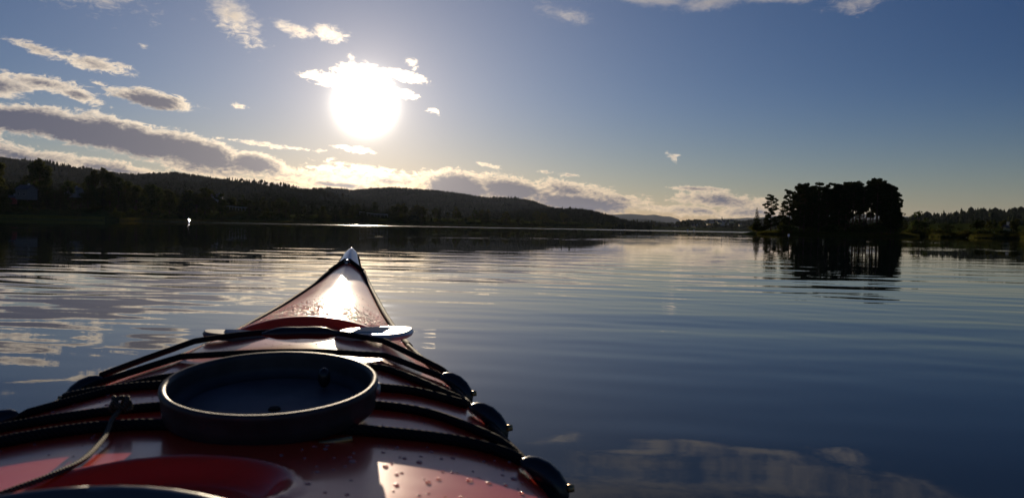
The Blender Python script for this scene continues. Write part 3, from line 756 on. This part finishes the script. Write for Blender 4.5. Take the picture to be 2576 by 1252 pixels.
def guard_rail(pts, lab):
    P3 = [Vector(p) for p in pts]
    e = link('guard_rail', None, loc=P3[0], label=lab, category='guard rail')
    loc = [p-P3[0] for p in P3]
    rb = []
    sm = spline(loc, 8)
    def beam(bm):
        for a, b_ in zip(sm[:-1], sm[1:]):
            vs = [bm.verts.new(q) for q in (a+Vector((0,0,.45)), b_+Vector((0,0,.45)), b_+Vector((0,-.06,.62)), a+Vector((0,-.06,.62)), b_+Vector((0,0,.8)), a+Vector((0,0,.8)))]
            bm.faces.new((vs[0], vs[1], vs[2], vs[3])); bm.faces.new((vs[3], vs[2], vs[4], vs[5]))
    link('rail', bm_mesh('rail', beam), STEEL, e)
    for q in sm[::3]:
        link('post', bm_mesh('post', lambda bm: box_bm(bm, q.x-.06, q.x+.06, q.y+.02, q.y+.14, q.z-1.2, q.z+.75)), STEEL, e)
def pz(px, py, Y): return at(px, py, Y)
guard_rail([pz(548, 515, 470), pz(562, 519, 468), pz(580, 521.5, 466), pz(600, 524, 464), pz(622, 525, 462)], 'pale road guard rail curving down between the shore trees')
guard_rail([pz(905, 535, 560), pz(930, 538.5, 556), pz(952, 541, 552), pz(975, 542, 550)], 'thin pale guard rail below the centre of the long hill')
ROADM = mat('asphalt', (.06, .06, .06), .9)
WHITEP = mat('translucent_white', (.8, .8, .78), .25)
def float_(px, py, Y, s, lab, name='mooring_buoy', cat='buoy', m=None, group=None):
    p = at(px, py, Y); p.z = 0.0
    e = link(name, None, loc=p, label=lab, category=cat)
    if group: e['group'] = group
    def body(bm):
        bmesh.ops.create_uvsphere(bm, u_segments=20, v_segments=12, radius=s, matrix=Matrix.Translation((0, 0, s*.35)))
    link('float', bm_mesh('float', body, True), m or WHITEP, e)
    link('top_ring', tube_mesh('top_ring', [(s*.25*math.cos(a), 0, s*1.35+s*.25+s*.25*math.sin(a)) for a in np.linspace(0, 2*math.pi, 13)], s*.06, 6), STEEL, e)
    return e
CHROME = mat('polished_metal', (.95, .93, .9), .08, metal=1.0)
def marker():
    # made-up marker standing in for a sun glint: added mirror plate aimed at the boat
    p = at(475, 556, 300); p.z = 0
    e = link('glint_reflector', None, loc=p, label='made-up marker with a mirror plate added to flash the sun off the left shore', category='marker buoy')
    # face normal bisects the direction to the sun and the direction to the boat
    n_ = (sun_dir + (Vector((0, 0, H)) - p).normalized()).normalized()
    u = n_.cross(Vector((0, 0, 1))).normalized(); v = u.cross(n_)
    c = Vector((0, 0, 1.0))
    def plate(bm):
        vs = []
        for k in range(16):
            a = 2*math.pi*k/16; vs.append(bm.verts.new(c + (u*math.cos(a)*.16+v*math.sin(a)*.45)))
        vc = [bm.verts.new(q.co - n_*.05) for q in vs]
        bm.faces.new(vs); bm.faces.new(vc[::-1])
        for k in range(16): bm.faces.new((vs[k], vc[k], vc[(k+1) % 16], vs[(k+1) % 16]))
    link('reflector_plate', bm_mesh('reflector_plate', plate), mat('sunstruck_metal', (.95, .93, .9), .12, metal=1.0), e)
    link('post', tube_mesh('post', [(0, 0, -.5), (0, 0, .9)], .06, 8), STEEL, e)
    link('float', bm_mesh('float', lambda bm: bmesh.ops.create_uvsphere(bm, u_segments=16, v_segments=8, radius=.35), True), WHITEP, e)
marker()
float_(1984, 592, 120, .16, 'small white buoy in front of the left end of the island')
def motorboat(px, Y, lab):
    p = at(px, 580, Y); p.z = 0
    e = link('motorboat', None, loc=p, rot=(0, 0, R(70)), label=lab, category='boat')
    def hull(bm):
        st = [(-2.4, .8, .0, .75), (-1, .95, -.05, .78), (.8, .85, 0, .85), (2.0, .45, .1, .95), (2.8, .03, .3, 1.1)]; rings = []
        for x, w, zb, zt in st: rings.append([bm.verts.new(q) for q in ((x, -w, zt), (x, -w*.7, zb), (x, w*.7, zb), (x, w, zt))])
        for a, b_ in zip(rings[:-1], rings[1:]):
            for k in range(4): bm.faces.new((a[k], a[(k+1) % 4], b_[(k+1) % 4], b_[k]))
        bm.faces.new(rings[0]); bm.faces.new(rings[-1][::-1])
    link('hull', bm_mesh('hull', hull), WALLW, e)
    link('cabin', bm_mesh('cabin', lambda bm: box_bm(bm, -.6, 1.2, -.6, .6, .8, 1.7)), WALLW, e)
    link('windscreen', bm_mesh('windscreen', lambda bm: box_bm(bm, 1.2, 1.25, -.5, .5, 1.05, 1.6)), GLASS, e)
motorboat(1730, 760, 'left one of two tiny white boats on the far water')
motorboat(1746, 770, 'right one of two tiny white boats on the far water')

# ------------------------------------------------------------------ kayak
SU = 0.141; HEAD = R(8.26)
K = link('kayak', None, loc=(-SU*math.cos(HEAD), -SU*math.sin(HEAD), 0), rot=(0, 0, HEAD),
         label='red sea kayak with white bow tip pointing across the lake', category='kayak')
KM = Matrix.Translation(K.location) @ Matrix.Rotation(HEAD, 4, 'Z')
#          v      half b  edge z  ridge z
ST = np.array([
 (-2.60, .004, .385, .390), (-2.35, .045, .345, .360), (-1.80, .140, .280, .305), (-1.20, .225, .255, .290), (-.60, .272, .250, .300),
 (0.0, .285, .252, .300), (.35, .278, .256, .300), (.50, .268, .262, .296), (.60, .260, .265, .294), (.68, .247, .271, .294), (.77, .230, .276, .298),
 (.96, .206, .274, .312), (1.10, .182, .272, .324), (1.20, .163, .274, .326), (1.35, .138, .279, .325), (1.50, .117, .288, .328),
 (1.75, .087, .304, .337), (2.00, .054, .329, .354), (2.115, .036, .347, .369), (2.22, .022, .376, .392), (2.27, .0145, .391, .4015), (2.29, .006, .398, .403)])
def sm_interp(x, xp, fp):
    """monotone-ish cubic through stations"""
    x = np.asarray(x, float); m_ = np.gradient(fp, xp)
    i = np.clip(np.searchsorted(xp, x)-1, 0, len(xp)-2); h = xp[i+1]-xp[i]; t = np.clip((x-xp[i])/h, 0, 1)
    return (2*t**3-3*t**2+1)*fp[i]+(t**3-2*t**2+t)*h*m_[i]+(-2*t**3+3*t**2)*fp[i+1]+(t**3-t**2)*h*m_[i+1]
fb = lambda v: np.maximum(sm_interp(v, ST[:, 0], ST[:, 1]), .003)
fe = lambda v: sm_interp(v, ST[:, 0], ST[:, 2]); fr = lambda v: sm_interp(v, ST[:, 0], ST[:, 3])
def sst(x, a, b): t = np.clip((x-a)/(b-a), 0, 1); return t*t*(3-2*t)
RC = (-.018, .532, .087, .064)                    # moulded round recess in front of the cockpit
def deck_z(u, v):
    u = np.asarray(u, float); v = np.asarray(v, float)
    b, e, r = fb(v), fe(v), fr(v); t = np.clip(np.abs(u)/b, 0, 1)
    p = np.where(v > 1.3, 1.55, 2.1)
    p = 2.1-.75*sst(v, 1.2, 1.9)
    z = e + (r-e)*(1-t**p)
    z = z - .006*sst(t, .93, 1.0)*np.clip(b/.1, 0, 1)
    # the hatch well: a step across the deck facing the paddler
    S_ = (1-sst(v, 1.207, 1.222))*sst(v, .80, 1.0)
    z = z - .018*S_*np.clip(1-(u/.118)**2, 0, 1)**.8
    d = np.hypot((u-RC[0]), (v-RC[1])*RC[2]/RC[3])
    z = z - .016*(1-sst(d, RC[2]-.020, RC[2])) + .0022*np.exp(-((d-RC[2]-.004)/.004)**2)
    return z
def deck_red(n, b):
    t = n.n('ShaderNodeTexCoord')
    n.put(b.inputs['Roughness'], n.mr(n.noise(t.outputs['Object'], 6, 4, .6), .3, .7, .28, .40))
    n.put(b.inputs['Base Color'], n.mix(n.noise(t.outputs['Object'], 3, 3), rgba(.82, .042, .014), rgba(.88, .052, .018)))
    n.put(b.inputs['Coat Roughness'], n.mr(n.noise(t.outputs['Object'], 14, 5, .6), .35, .7, .10, .19))
    bp = n.n('ShaderNodeBump'); bp.inputs['Strength'].default_value = 1; bp.inputs['Distance'].default_value = 1
    sc = n.noise(n.vm('MULTIPLY', t.outputs['Object'], (60, 9, 60)), 4, 3, .6)
    n.put(bp.inputs['Height'], n.m('ADD', n.m('MULTIPLY', n.noise(t.outputs['Object'], 9, 2), .0006), n.m('MULTIPLY', sc, .00002)))
    n.put(b.inputs['Normal'], bp.outputs[0]); n.put(b.inputs['Coat Normal'], bp.outputs[0])
RED = mat('red_gelcoat', (.34, .015, .016), .22, coat=.62, build=deck_red, spec=.15)
WHITE = mat('white_gelcoat', (.72, .70, .66), .22, coat=.7, build=noise_col(9, (.66, .64, .60), (.76, .74, .70), 5))
def weave(n, b):
    t = n.n('ShaderNodeTexCoord')
    w = n.n('ShaderNodeTexWave'); w.wave_type = 'BANDS'; w.bands_direction = 'DIAGONAL'
    n.put(w.inputs['Vector'], t.outputs['Object']); w.inputs['Scale'].default_value = 120; w.inputs['Distortion'].default_value = 1.5
    n.put(b.inputs['Base Color'], n.mix(n.m('MULTIPLY', w.outputs['Fac'], n.noise(t.outputs['Object'], 300, 2)), rgba(.008, .008, .009), rgba(.032, .029, .026)))
    bp = n.n('ShaderNodeBump'); bp.inputs['Distance'].default_value = .0003; n.put(bp.inputs['Height'], w.outputs['Fac']); n.put(b.inputs['Normal'], bp.outputs[0])
BLACK = mat('black_rubber', (.012, .012, .013), .7, build=weave, spec=.12)
BLACKP = mat('black_plastic', (.012, .012, .015), .30, build=noise_col(30, (.010, .010, .013), (.018, .018, .022), 4))
GREYR = mat('grey_coaming', (.10, .10, .105), .35)
BRASS = mat('weathered_brass', (.45, .30, .14), .4, metal=1.0)
vs = np.unique(np.concatenate([np.linspace(-2.6, .3, 70), np.linspace(.3, .62, 90), np.linspace(.62, 1.19, 70), np.linspace(1.19, 1.24, 16), np.linspace(1.24, 2.29, 90)]))
CO = (-.012, -.02, .205, .425)                 # cockpit opening: centre u, v, half axes
CAPV = 2.105
def deck_part(name, v0, v1, m, cut):
    vv = vs[(vs >= v0-1e-6) & (vs <= v1+1e-6)]; vv = np.unique(np.concatenate([[v0], vv, [v1]]))
    tt = np.concatenate([np.linspace(-1, -.92, 5)[:-1], np.linspace(-.92, .92, 89), np.linspace(.92, 1, 5)[1:]])
    T, Vv = np.meshgrid(tt, vv); U = T*fb(Vv); Z = deck_z(U, Vv)
    V = np.stack([U, Vv, Z], -1).reshape(-1, 3); Fq = grid_faces(len(vv), len(tt))
    if cut:
        c = V[Fq].mean(1); k = ((c[:, 0]-CO[0])/CO[2])**2+((c[:, 1]-CO[1])/CO[3])**2 > 1
        Fq = Fq[k]
    return link(name, fast_mesh(name, V, Fq, True), m, K)
deck_part('deck', -2.6, CAPV, RED, True)
deck_part('bow_cap', CAPV+.0005, 2.29, WHITE, False)
def hull_mesh():
    vv = np.unique(np.concatenate([np.linspace(-2.6, 2.0, 80), np.linspace(2.0, 2.29, 20)])); V = []
    sec = [(1.0, 0.0), (1.0, .10), (.96, .35), (.86, .62), (.62, .85), (.3, .96), (0, 1.0)]
    for v in vv:
        b, e = float(fb(v)), float(fe(v))
        depth = -.10*max(0.0, 1-(abs(v+.15)/2.2)**4)
        keel = depth + max(0, (v-1.75)/.54)**2*.34 + max(0, (-v-2.0)/.6)**2*.32
        keel = min(keel, e-.012)
        top = e-.0075
        row = [(b*s_, v, top+(keel-top)*k) for s_, k in sec]
        row += [(-x, y, z) for x, y, z in row[-2::-1]]
        V += row
    n = len(sec)*2-1
    return fast_mesh('hull', np.array(V), grid_faces(len(vv), n), True)
link('hull', hull_mesh(), WHITE, K)
vline = np.concatenate([np.linspace(-2.58, 2.28, 120)])
for s in (-1, 1):
    pts = [(s*(float(fb(v))+.0008), v, float(fe(v))-.009) for v in vline]
    link('seam_trim', tube_mesh('seam_trim', pts, .0056, 8), mat('dark_seam', (.02, .018, .018), .9, spec=0.0), K)
    dl = [(s*.004, 2.113, float(deck_z(0, 2.113))+.005)]
    for v in np.linspace(2.095, 1.24, 22):
        b = float(fb(v)); w = b+.0028
        dl.append((s*(w-.001), v, float(fe(v))+.0005+.004*max(0, min(1, (v-1.95)/.12))))
    link('deck_line', tube_mesh('deck_line', spline(dl, 3), .0056, 8), BLACK, K)
    dl = [(s*(float(fb(v))*.99), v, float(deck_z(s*float(fb(v))*.97, v))+.004) for v in np.linspace(1.235, .94, 10)]
    link('deck_line', tube_mesh('deck_line', spline(dl, 3), .0034, 8), BLACK, K)
# bow eye where the two deck lines meet
eye = link('bow_eye', bm_mesh('bow_eye', lambda bm: bmesh.ops.create_uvsphere(bm, u_segments=16, v_segments=10, radius=1, matrix=Matrix.Translation((0, 2.098, float(deck_z(0, 2.098))+.003)) @ Matrix.Diagonal((.0085, .012, .006, 1))), True), BLACKP, K)
link('screw', bm_mesh('screw', lambda bm: bmesh.ops.create_uvsphere(bm, u_segments=12, v_segments=8, radius=.004, matrix=Matrix.Translation((0, 2.078, float(deck_z(0, 2.078))+.003))), True), STEEL, eye)
# cockpit rim and spray skirt
ell = lambda k, a, off=0.0: (CO[0]+(CO[2]+off)*math.sin(a), CO[1]+(CO[3]+off)*math.cos(a))
def rimz(u, v): return max(float(deck_z(min(max(u, -float(fb(v))*.97), float(fb(v))*.97), v)), .285)
rim_pts = []
for k in range(97):
    a = 2*math.pi*k/96; u, v = ell(0, a, .004); rim_pts.append((u, v, rimz(u, v)+.0315))
link('coaming', tube_mesh('coaming', rim_pts, .0065, 10), GREYR, K)
def coam_wall():
    V = []
    for k in range(97):
        a = 2*math.pi*k/96
        for off, dzz in ((.012, -.012), (-.004, .004), (-.005, .032), (.0, .036)):
            u, v = ell(0, a, off); V.append((u, v, rimz(u, v)+dzz))
    return fast_mesh('coaming_wall', np.array(V), grid_faces(97, 4), True)
link('coaming_wall', coam_wall(), GREYR, K)
def skirt():
    V = []; 
    for j in range(12):
        f = 1-j/11
        for k in range(65):
            a = 2*math.pi*k/64; u = CO[0]+CO[2]*f*math.sin(a); v = CO[1]+CO[3]*f*math.cos(a)
            V.append((u, v, rimz(*ell(0, a))*f+(1-f)*.30+.012+.010*math.sin(9*a)*f*(1-f)))
    return fast_mesh('spray_skirt', np.array(V), grid_faces(12, 65), True)
link('spray_skirt', skirt(), mat('neoprene', (.015, .017, .022), .8), K)
# bungee cords
def cord(pts, rad=.0036, lift=0.0, n=8):
    sp = spline([(u, v, 0) for u, v in pts], n)
    P3 = [(p.x, p.y, float(deck_z(p.x, p.y))) for p in sp]
    # taut: bridge the hollows (upper hull across u)
    out = []
    for i, p in enumerate(P3):
        zmax = p[2]
        for a in range(max(0, i-14), i):
            for b_ in range(i+1, min(len(P3), i+15), 2):
                f = (p[0]-P3[a][0])/(P3[b_][0]-P3[a][0]+1e-9)
                if 0 < f < 1: zmax = max(zmax, P3[a][2]*(1-f)+P3[b_][2]*f)
        out.append((p[0], p[1], zmax+rad*.95+lift))
    return out
CORDS = [
 ([(-.196,.935),(-.16,1.0),(-.08,1.085),(0,1.105),(.06,1.092),(.12,1.04),(.168,.99),(.200,.950)], 0.0040, .009),
 ([(-.205,.905),(-.12,.975),(0,1.01),(.10,.99),(.196,.935)], 0.0040, .002),
 ([(-.222,.785),(-.13,.86),(0,.93),(.125,.915),(.215,.815)], 0.0040, .0),
 ([(-.205,.86),(-.11,.835),(0,.825),(.113,.82),(.160,.822),(.213,.80)], 0.0045, .0),
 ([(-.236,.735),(-.115,.745),(0,.748),(.1136,.752),(.17,.742),(.213,.705),(.243,.665)], 0.0043, .0),
 ([(-.250,.66),(-.12,.69),(0,.672),(.117,.665),(.183,.662),(.215,.655),(.246,.640)], 0.0050, .0)]
for pts, rad, lift in CORDS:
    link('bungee_cord', tube_mesh('bungee_cord', cord(pts, rad, lift), rad, 10), BLACK, K)
link('cord_hook', tube_mesh('cord_hook', [(x, 1.094-.02*abs(x-.02)*8, float(deck_z(x, 1.09))+.013) for x in np.linspace(-.045, .06, 12)], [.002,.005,.008,.009,.009,.0085,.0085,.009,.009,.008,.005,.002], 10), BLACKP, K)
# edge line between the fittings
for s in (-1, 1):
    pts = [(s*.205, .91), (s*.214, .86), (s*.220, .81)]
    link('deck_line', tube_mesh('deck_line', cord(pts, .003, .001), .003, 8), BLACK, K)
    pts = [(s*.232, .75), (s*.242, .70), (s*.252, .655)]
    link('deck_line', tube_mesh('deck_line', cord(pts, .003, .001), .003, 8), BLACK, K)
# recessed fittings the cords run through
def fitting_mesh():
    prof = [(-.5, .25), (-.44, .60), (-.3, .86), (-.1, 1.0), (.12, 1.0), (.3, .88), (.44, .6), (.5, .25)]
    V = []
    for y, k in prof:
        for j in range(15):
            a = math.pi*(-.2+1.4*j/14)
            V.append((.0092*k*math.cos(a), y*.050, .0108*k*math.sin(a)+.003-.020*(y+.1)**2))
    return fast_mesh('deck_fitting', np.array(V), np.vstack([grid_faces(len(prof), 15)]), True)
fm = fitting_mesh(); sm_ = bm_mesh('screw', lambda bm: bmesh.ops.create_cone(bm, cap_ends=True, segments=16, radius1=.0036, radius2=.0030, depth=.006), True)
fm.materials.append(BLACKP); sm_.materials.append(BRASS)
for (u, v) in [(.207, .925), (.229, .775), (.258, .622)]:
    for s in (1, -1):
        # lies across the shoulder of the deck: inner end on the deck, outer end turned down over the edge
        out = Vector((s*math.cos(R(30)), -.42, -math.sin(R(38)))).normalized()
        upv = Vector((s*.55, .0, .85)); side = out.cross(upv).normalized(); upv = side.cross(out).normalized()
        M = Matrix((side, out, upv)).transposed()
        if M.determinant() < 0: M = Matrix((-side, out, upv)).transposed()
        f = link('deck_fitting', fm, parent=K, loc=(s*(u+.004), v-.004, float(deck_z(u*.97, v))-.001), rot=M.to_euler())
        link('screw', sm_, parent=f, loc=(0, .0205, .0070), rot=(R(-50), 0, 0))
# droplets on the deck
def drop_mesh(seg=10, rings=4):
    V = [(0, 0, 1)]; 
    for i in range(1, rings+1):
        a = (math.pi/2)*i/rings*1.05
        for k in range(seg): V.append((math.sin(a)*math.cos(2*math.pi*k/seg), math.sin(a)*math.sin(2*math.pi*k/seg), math.cos(a)))
    T3 = [(0, 1+k, 1+(k+1) % seg) for k in range(seg)]; Q = []
    for i in range(rings-1):
        for k in range(seg):
            a = 1+i*seg+k; b_ = 1+i*seg+(k+1) % seg; Q.append((a, a+seg, b_+seg, b_))
    return np.array(V), np.array(T3), np.array(Q)
DV, DT, DQ = drop_mesh()
def drop_mat(n, b):
    b.inputs['Transmission Weight'].default_value = .75
DROP = mat('water_drop', (1, .9, .86), .10, ior=1.4, build=drop_mat)
dmesh = fast_mesh('water_droplet', DV, [DT, DQ], True); dmesh.materials.append(DROP)
dr = random.Random(4)
def blocked(u, v):
    return math.hypot(u-.0, v-.717) < .115 or math.hypot(u-RC[0], (v-RC[1])*1.2) < .093
cnt = 0
while cnt < 170:
    if dr.random() < .62: u, v = dr.uniform(.03, .24), dr.uniform(.45, .64)
    else: u, v = dr.uniform(-.24, .22), dr.uniform(.50, 1.02)
    if abs(u) > float(fb(v))*.97 or blocked(u, v): continue
    s = dr.choice([.0011, .0013, .0016, .0022]) * dr.uniform(.7, 1.2)
    e_ = .002
    nx = -(float(deck_z(u+e_, v))-float(deck_z(u-e_, v)))/(2*e_); ny = -(float(deck_z(u, v+e_))-float(deck_z(u, v-e_)))/(2*e_)
    q = Vector((nx, ny, 1)).normalized().to_track_quat('Z', 'Y').to_euler()
    link('water_droplet', dmesh, parent=K, loc=(u, v, float(deck_z(u, v))-.0001), rot=q, scale=(s*dr.uniform(.9, 1.4), s*dr.uniform(.9, 1.5), s*.62)); cnt += 1
Vs, F3, F4, off = [], [], [], 0
DV2, DT2, DQ2 = drop_mesh(6, 2)
for i in range(3600):
    if i < 2900:
        v = 1.235+abs(dr.gauss(0, .12)); 
    else: v = dr.uniform(.62, 1.2)
    if v > 2.0: continue
    b = float(fb(v)); u = dr.uniform(-.97, .97)*b
    if blocked(u, v): continue
    s = dr.uniform(.0007, .0021)*(1.1 if v > 1.2 else .6)
    if v > 1.45: s *= .7
    V = DV2*np.array([s, s*dr.uniform(.9, 1.5), s*.6])+np.array([u, v, float(deck_z(u, v))-.0001])
    Vs.append(V); F3.append(DT2+off); F4.append(DQ2+off); off += len(V)
dd = link('water_droplets', fast_mesh('water_droplets', np.vstack(Vs), [np.vstack(F3), np.vstack(F4)], True), DROP, K); dd['kind'] = 'stuff'

# ------------------------------------------------------------------ pale blades tucked under the front cord
BLADE = mat('pale_plastic', (.62, .61, .58), .28, coat=.3, build=noise_col(20, (.55, .54, .51), (.68, .67, .64), 4, bump=.00004, bscale=60))
def blade(cu, cv, wu, wv, rz, lab, flip):
    z = float(deck_z(cu, cv))-(.0 if flip > 0 else .004); e_ = .03
    sl = (float(deck_z(cu+e_, cv))-float(deck_z(cu-e_, cv)))/(2*e_)
    e = link('paddle_blade', None, label=lab, category='paddle blade')
    e.matrix_world = KM @ Matrix.Translation((cu, cv, z+.008)) @ Matrix.Rotation(-.045 if flip > 0 else .10, 4, 'Y') @ Matrix.Rotation(rz, 4, 'Z')
    n = 40
    def body(bm):
        top = []; mid = []; bot = []
        for k in range(n):
            a = 2*math.pi*k/n; c, s = math.cos(a), math.sin(a); p_ = 3.2
            x = wu*abs(c)**(2/p_)*(1 if c > 0 else -1); y = wv*abs(s)**(2/p_)*(1 if s > 0 else -1)
            if x*flip < 0: y *= .8
            top.append(bm.verts.new((x*.94, y*.94, .0055))); mid.append(bm.verts.new((x, y, .001))); bot.append(bm.verts.new((x*.95, y*.95, -.004)))
        bm.faces.new(top); bm.faces.new(bot[::-1])
        for k in range(n):
            k2 = (k+1) % n
            bm.faces.new((mid[k], mid[k2], top[k2], top[k])); bm.faces.new((bot[k], bot[k2], mid[k2], mid[k]))
    link('blade', bm_mesh('blade', body), BLADE if flip > 0 else mat('grey_plastic', (.26, .26, .25), .45, build=noise_col(20, (.10, .10, .095), (.17, .17, .16), 4)), e)
    for j in range(4):
        y = -wv*.45+j*wv*.3
        link('rib', tube_mesh('rib', spline([(-wu*.5*flip, y, .006), (0, y, .0068), (wu*.35*flip, y, .006)], 5), .0015, 6), BLADE, e)
    return e
blade(.105, 1.138, .056, .046, R(-14), 'pale flat blade shining in the sun under the right side of the front cord', 1)
blade(-.088, 1.138, .046, .022, R(16), 'dull pale blade under the left side of the front cord', -1)

# ------------------------------------------------------------------ round black basin on the cords
def basin():
    e = link('basin', None, label='round black plastic basin resting on the cords of the kayak deck', category='basin')
    cu, cv, cz = .028, .717, .3275
    e.matrix_world = KM @ Matrix.Translation((cu, cv, cz)) @ Matrix.Rotation(R(6.4), 4, 'X') @ Matrix.Scale(.945, 4)
    Ro = .100
    prof = [(.0005, -.0245), (.05, -.0245), (.083, -.0245), (.0905, -.0225), (.0925, -.014), (.0930, -.004), (.0935, -.001),
            (.0955, .0008), (.0980, .0010), (.0998, -.0004), (.1002, -.003), (.0990, -.006), (.0985, -.016), (.0975, -.026), (.0935, -.0285), (.0005, -.0285)]
    link('shell', lathe_mesh('shell', prof, 96), mat('charcoal_plastic', (.030, .029, .031), .5, build=noise_col(30, (.026, .025, .027), (.042, .040, .043), 4, bump=.00015, bscale=120)), e)
    link('floor_sheen_disc', lathe_mesh('floor_sheen_disc', [(.0003, -.0238), (.04, -.0238), (.080, -.0238), (.082, -.0243)], 64), mat('painted_sky_sheen', (.13, .10, .10), .6, build=noise_col(12, (.10, .08, .08), (.17, .135, .135), 5)), e)  # paler disc that paints the sky's reflection on the basin floor
    link('centre_stud', bm_mesh('centre_stud', lambda bm: bmesh.ops.create_cone(bm, cap_ends=True, segments=24, radius1=.006, radius2=.005, depth=.002, matrix=Matrix.Translation((.004, -.015, -.0228)))), BLACK, e)
    def lug(bm):
        bmesh.ops.create_uvsphere(bm, u_segments=20, v_segments=12, radius=1, matrix=Matrix.Translation((.044, .045, -.012)) @ Matrix.Diagonal((.0065, .007, .0105, 1)))
    link('handle_lug', bm_mesh('handle_lug', lug, True), BLACKP, e)
    link('side_stud', bm_mesh('side_stud', lambda bm: bmesh.ops.create_uvsphere(bm, u_segments=16, v_segments=10, radius=.0045, matrix=Matrix.Translation((.0995, -.006, -.008)) @ Matrix.Diagonal((.7, 1, 1.4, 1))), True), STEEL, e)
    link('latch_pin', tube_mesh('latch_pin', [(.052, -.085, -.030), (.080, -.078, -.0295)], .0028, 10), BRASS, e)
    return e
basin()
# tether tied to the left of the basin
CORDM = mat('braided_cord', (.10, .085, .06), .8)
def braid(n, b):
    t = n.n('ShaderNodeTexCoord')
    w = n.n('ShaderNodeTexWave'); w.wave_type = 'BANDS'; w.bands_direction = 'DIAGONAL'
    n.put(w.inputs['Vector'], t.outputs['Object']); w.inputs['Scale'].default_value = 170; w.inputs['Distortion'].default_value = .5
    n.put(b.inputs['Base Color'], n.mix(w.outputs['Fac'], rgba(.025, .022, .017), rgba(.12, .10, .065)))
    bp = n.n('ShaderNodeBump'); bp.inputs['Distance'].default_value = .0008; n.put(bp.inputs['Height'], w.outputs['Fac']); n.put(b.inputs['Normal'], bp.outputs[0])
braid(NB(CORDM.node_tree), CORDM.node_tree.nodes['Principled BSDF'])
def tether():
    e = link('tether_cord', None, label='thin braided olive cord knotted at the left side of the black basin', category='cord')
    e.matrix_world = KM.copy()
    P3 = []
    for (u, v, l) in [(-.100, .715, .012), (-.099, .690, .010), (-.092, .655, .006), (-.087, .60, .003), (-.092, .565, .003), (-.105, .535, .003), (-.122, .510, .003), (-.15, .49, .003), (-.19, .478, .003), (-.235, .47, .003)]:
        P3.append((u, v, float(deck_z(u, v))+l))
    link('cord', tube_mesh('cord', spline(P3, 8), .0021, 8), CORDM, e)
    kc = Vector((-.1015, .717, float(deck_z(-.1, .717))+.016))
    pts = [kc+Vector((.0055*math.sin(2*t)*1.2, .0055*math.cos(3*t), .0055*math.sin(3*t))) for t in np.linspace(0, 2*math.pi, 48)]
    link('knot', tube_mesh('knot', pts, .0022, 8), CORDM, e)
tether()

# ------------------------------------------------------------------ haze
hz = bm_mesh('haze', lambda bm: box_bm(bm, -16000, 16000, -800, 14800, -1.6, 420))
hm = bpy.data.materials.new('haze'); hm.use_nodes = True; hm.node_tree.nodes.clear()
pv = hm.node_tree.nodes.new('ShaderNodeVolumePrincipled'); ho = hm.node_tree.nodes.new('ShaderNodeOutputMaterial')
hm.node_tree.links.new(pv.outputs[0], ho.inputs['Volume'])
pv.inputs['Color'].default_value = (.66, .76, 1, 1); pv.inputs['Density'].default_value = 1.3e-5; pv.inputs['Anisotropy'].default_value = .3
hm.cycles.homogeneous_volume = True
HZ = link('haze', hz, hm, kind='stuff', label='thin evening haze over the lake')
HZ.display_type = 'WIRE'
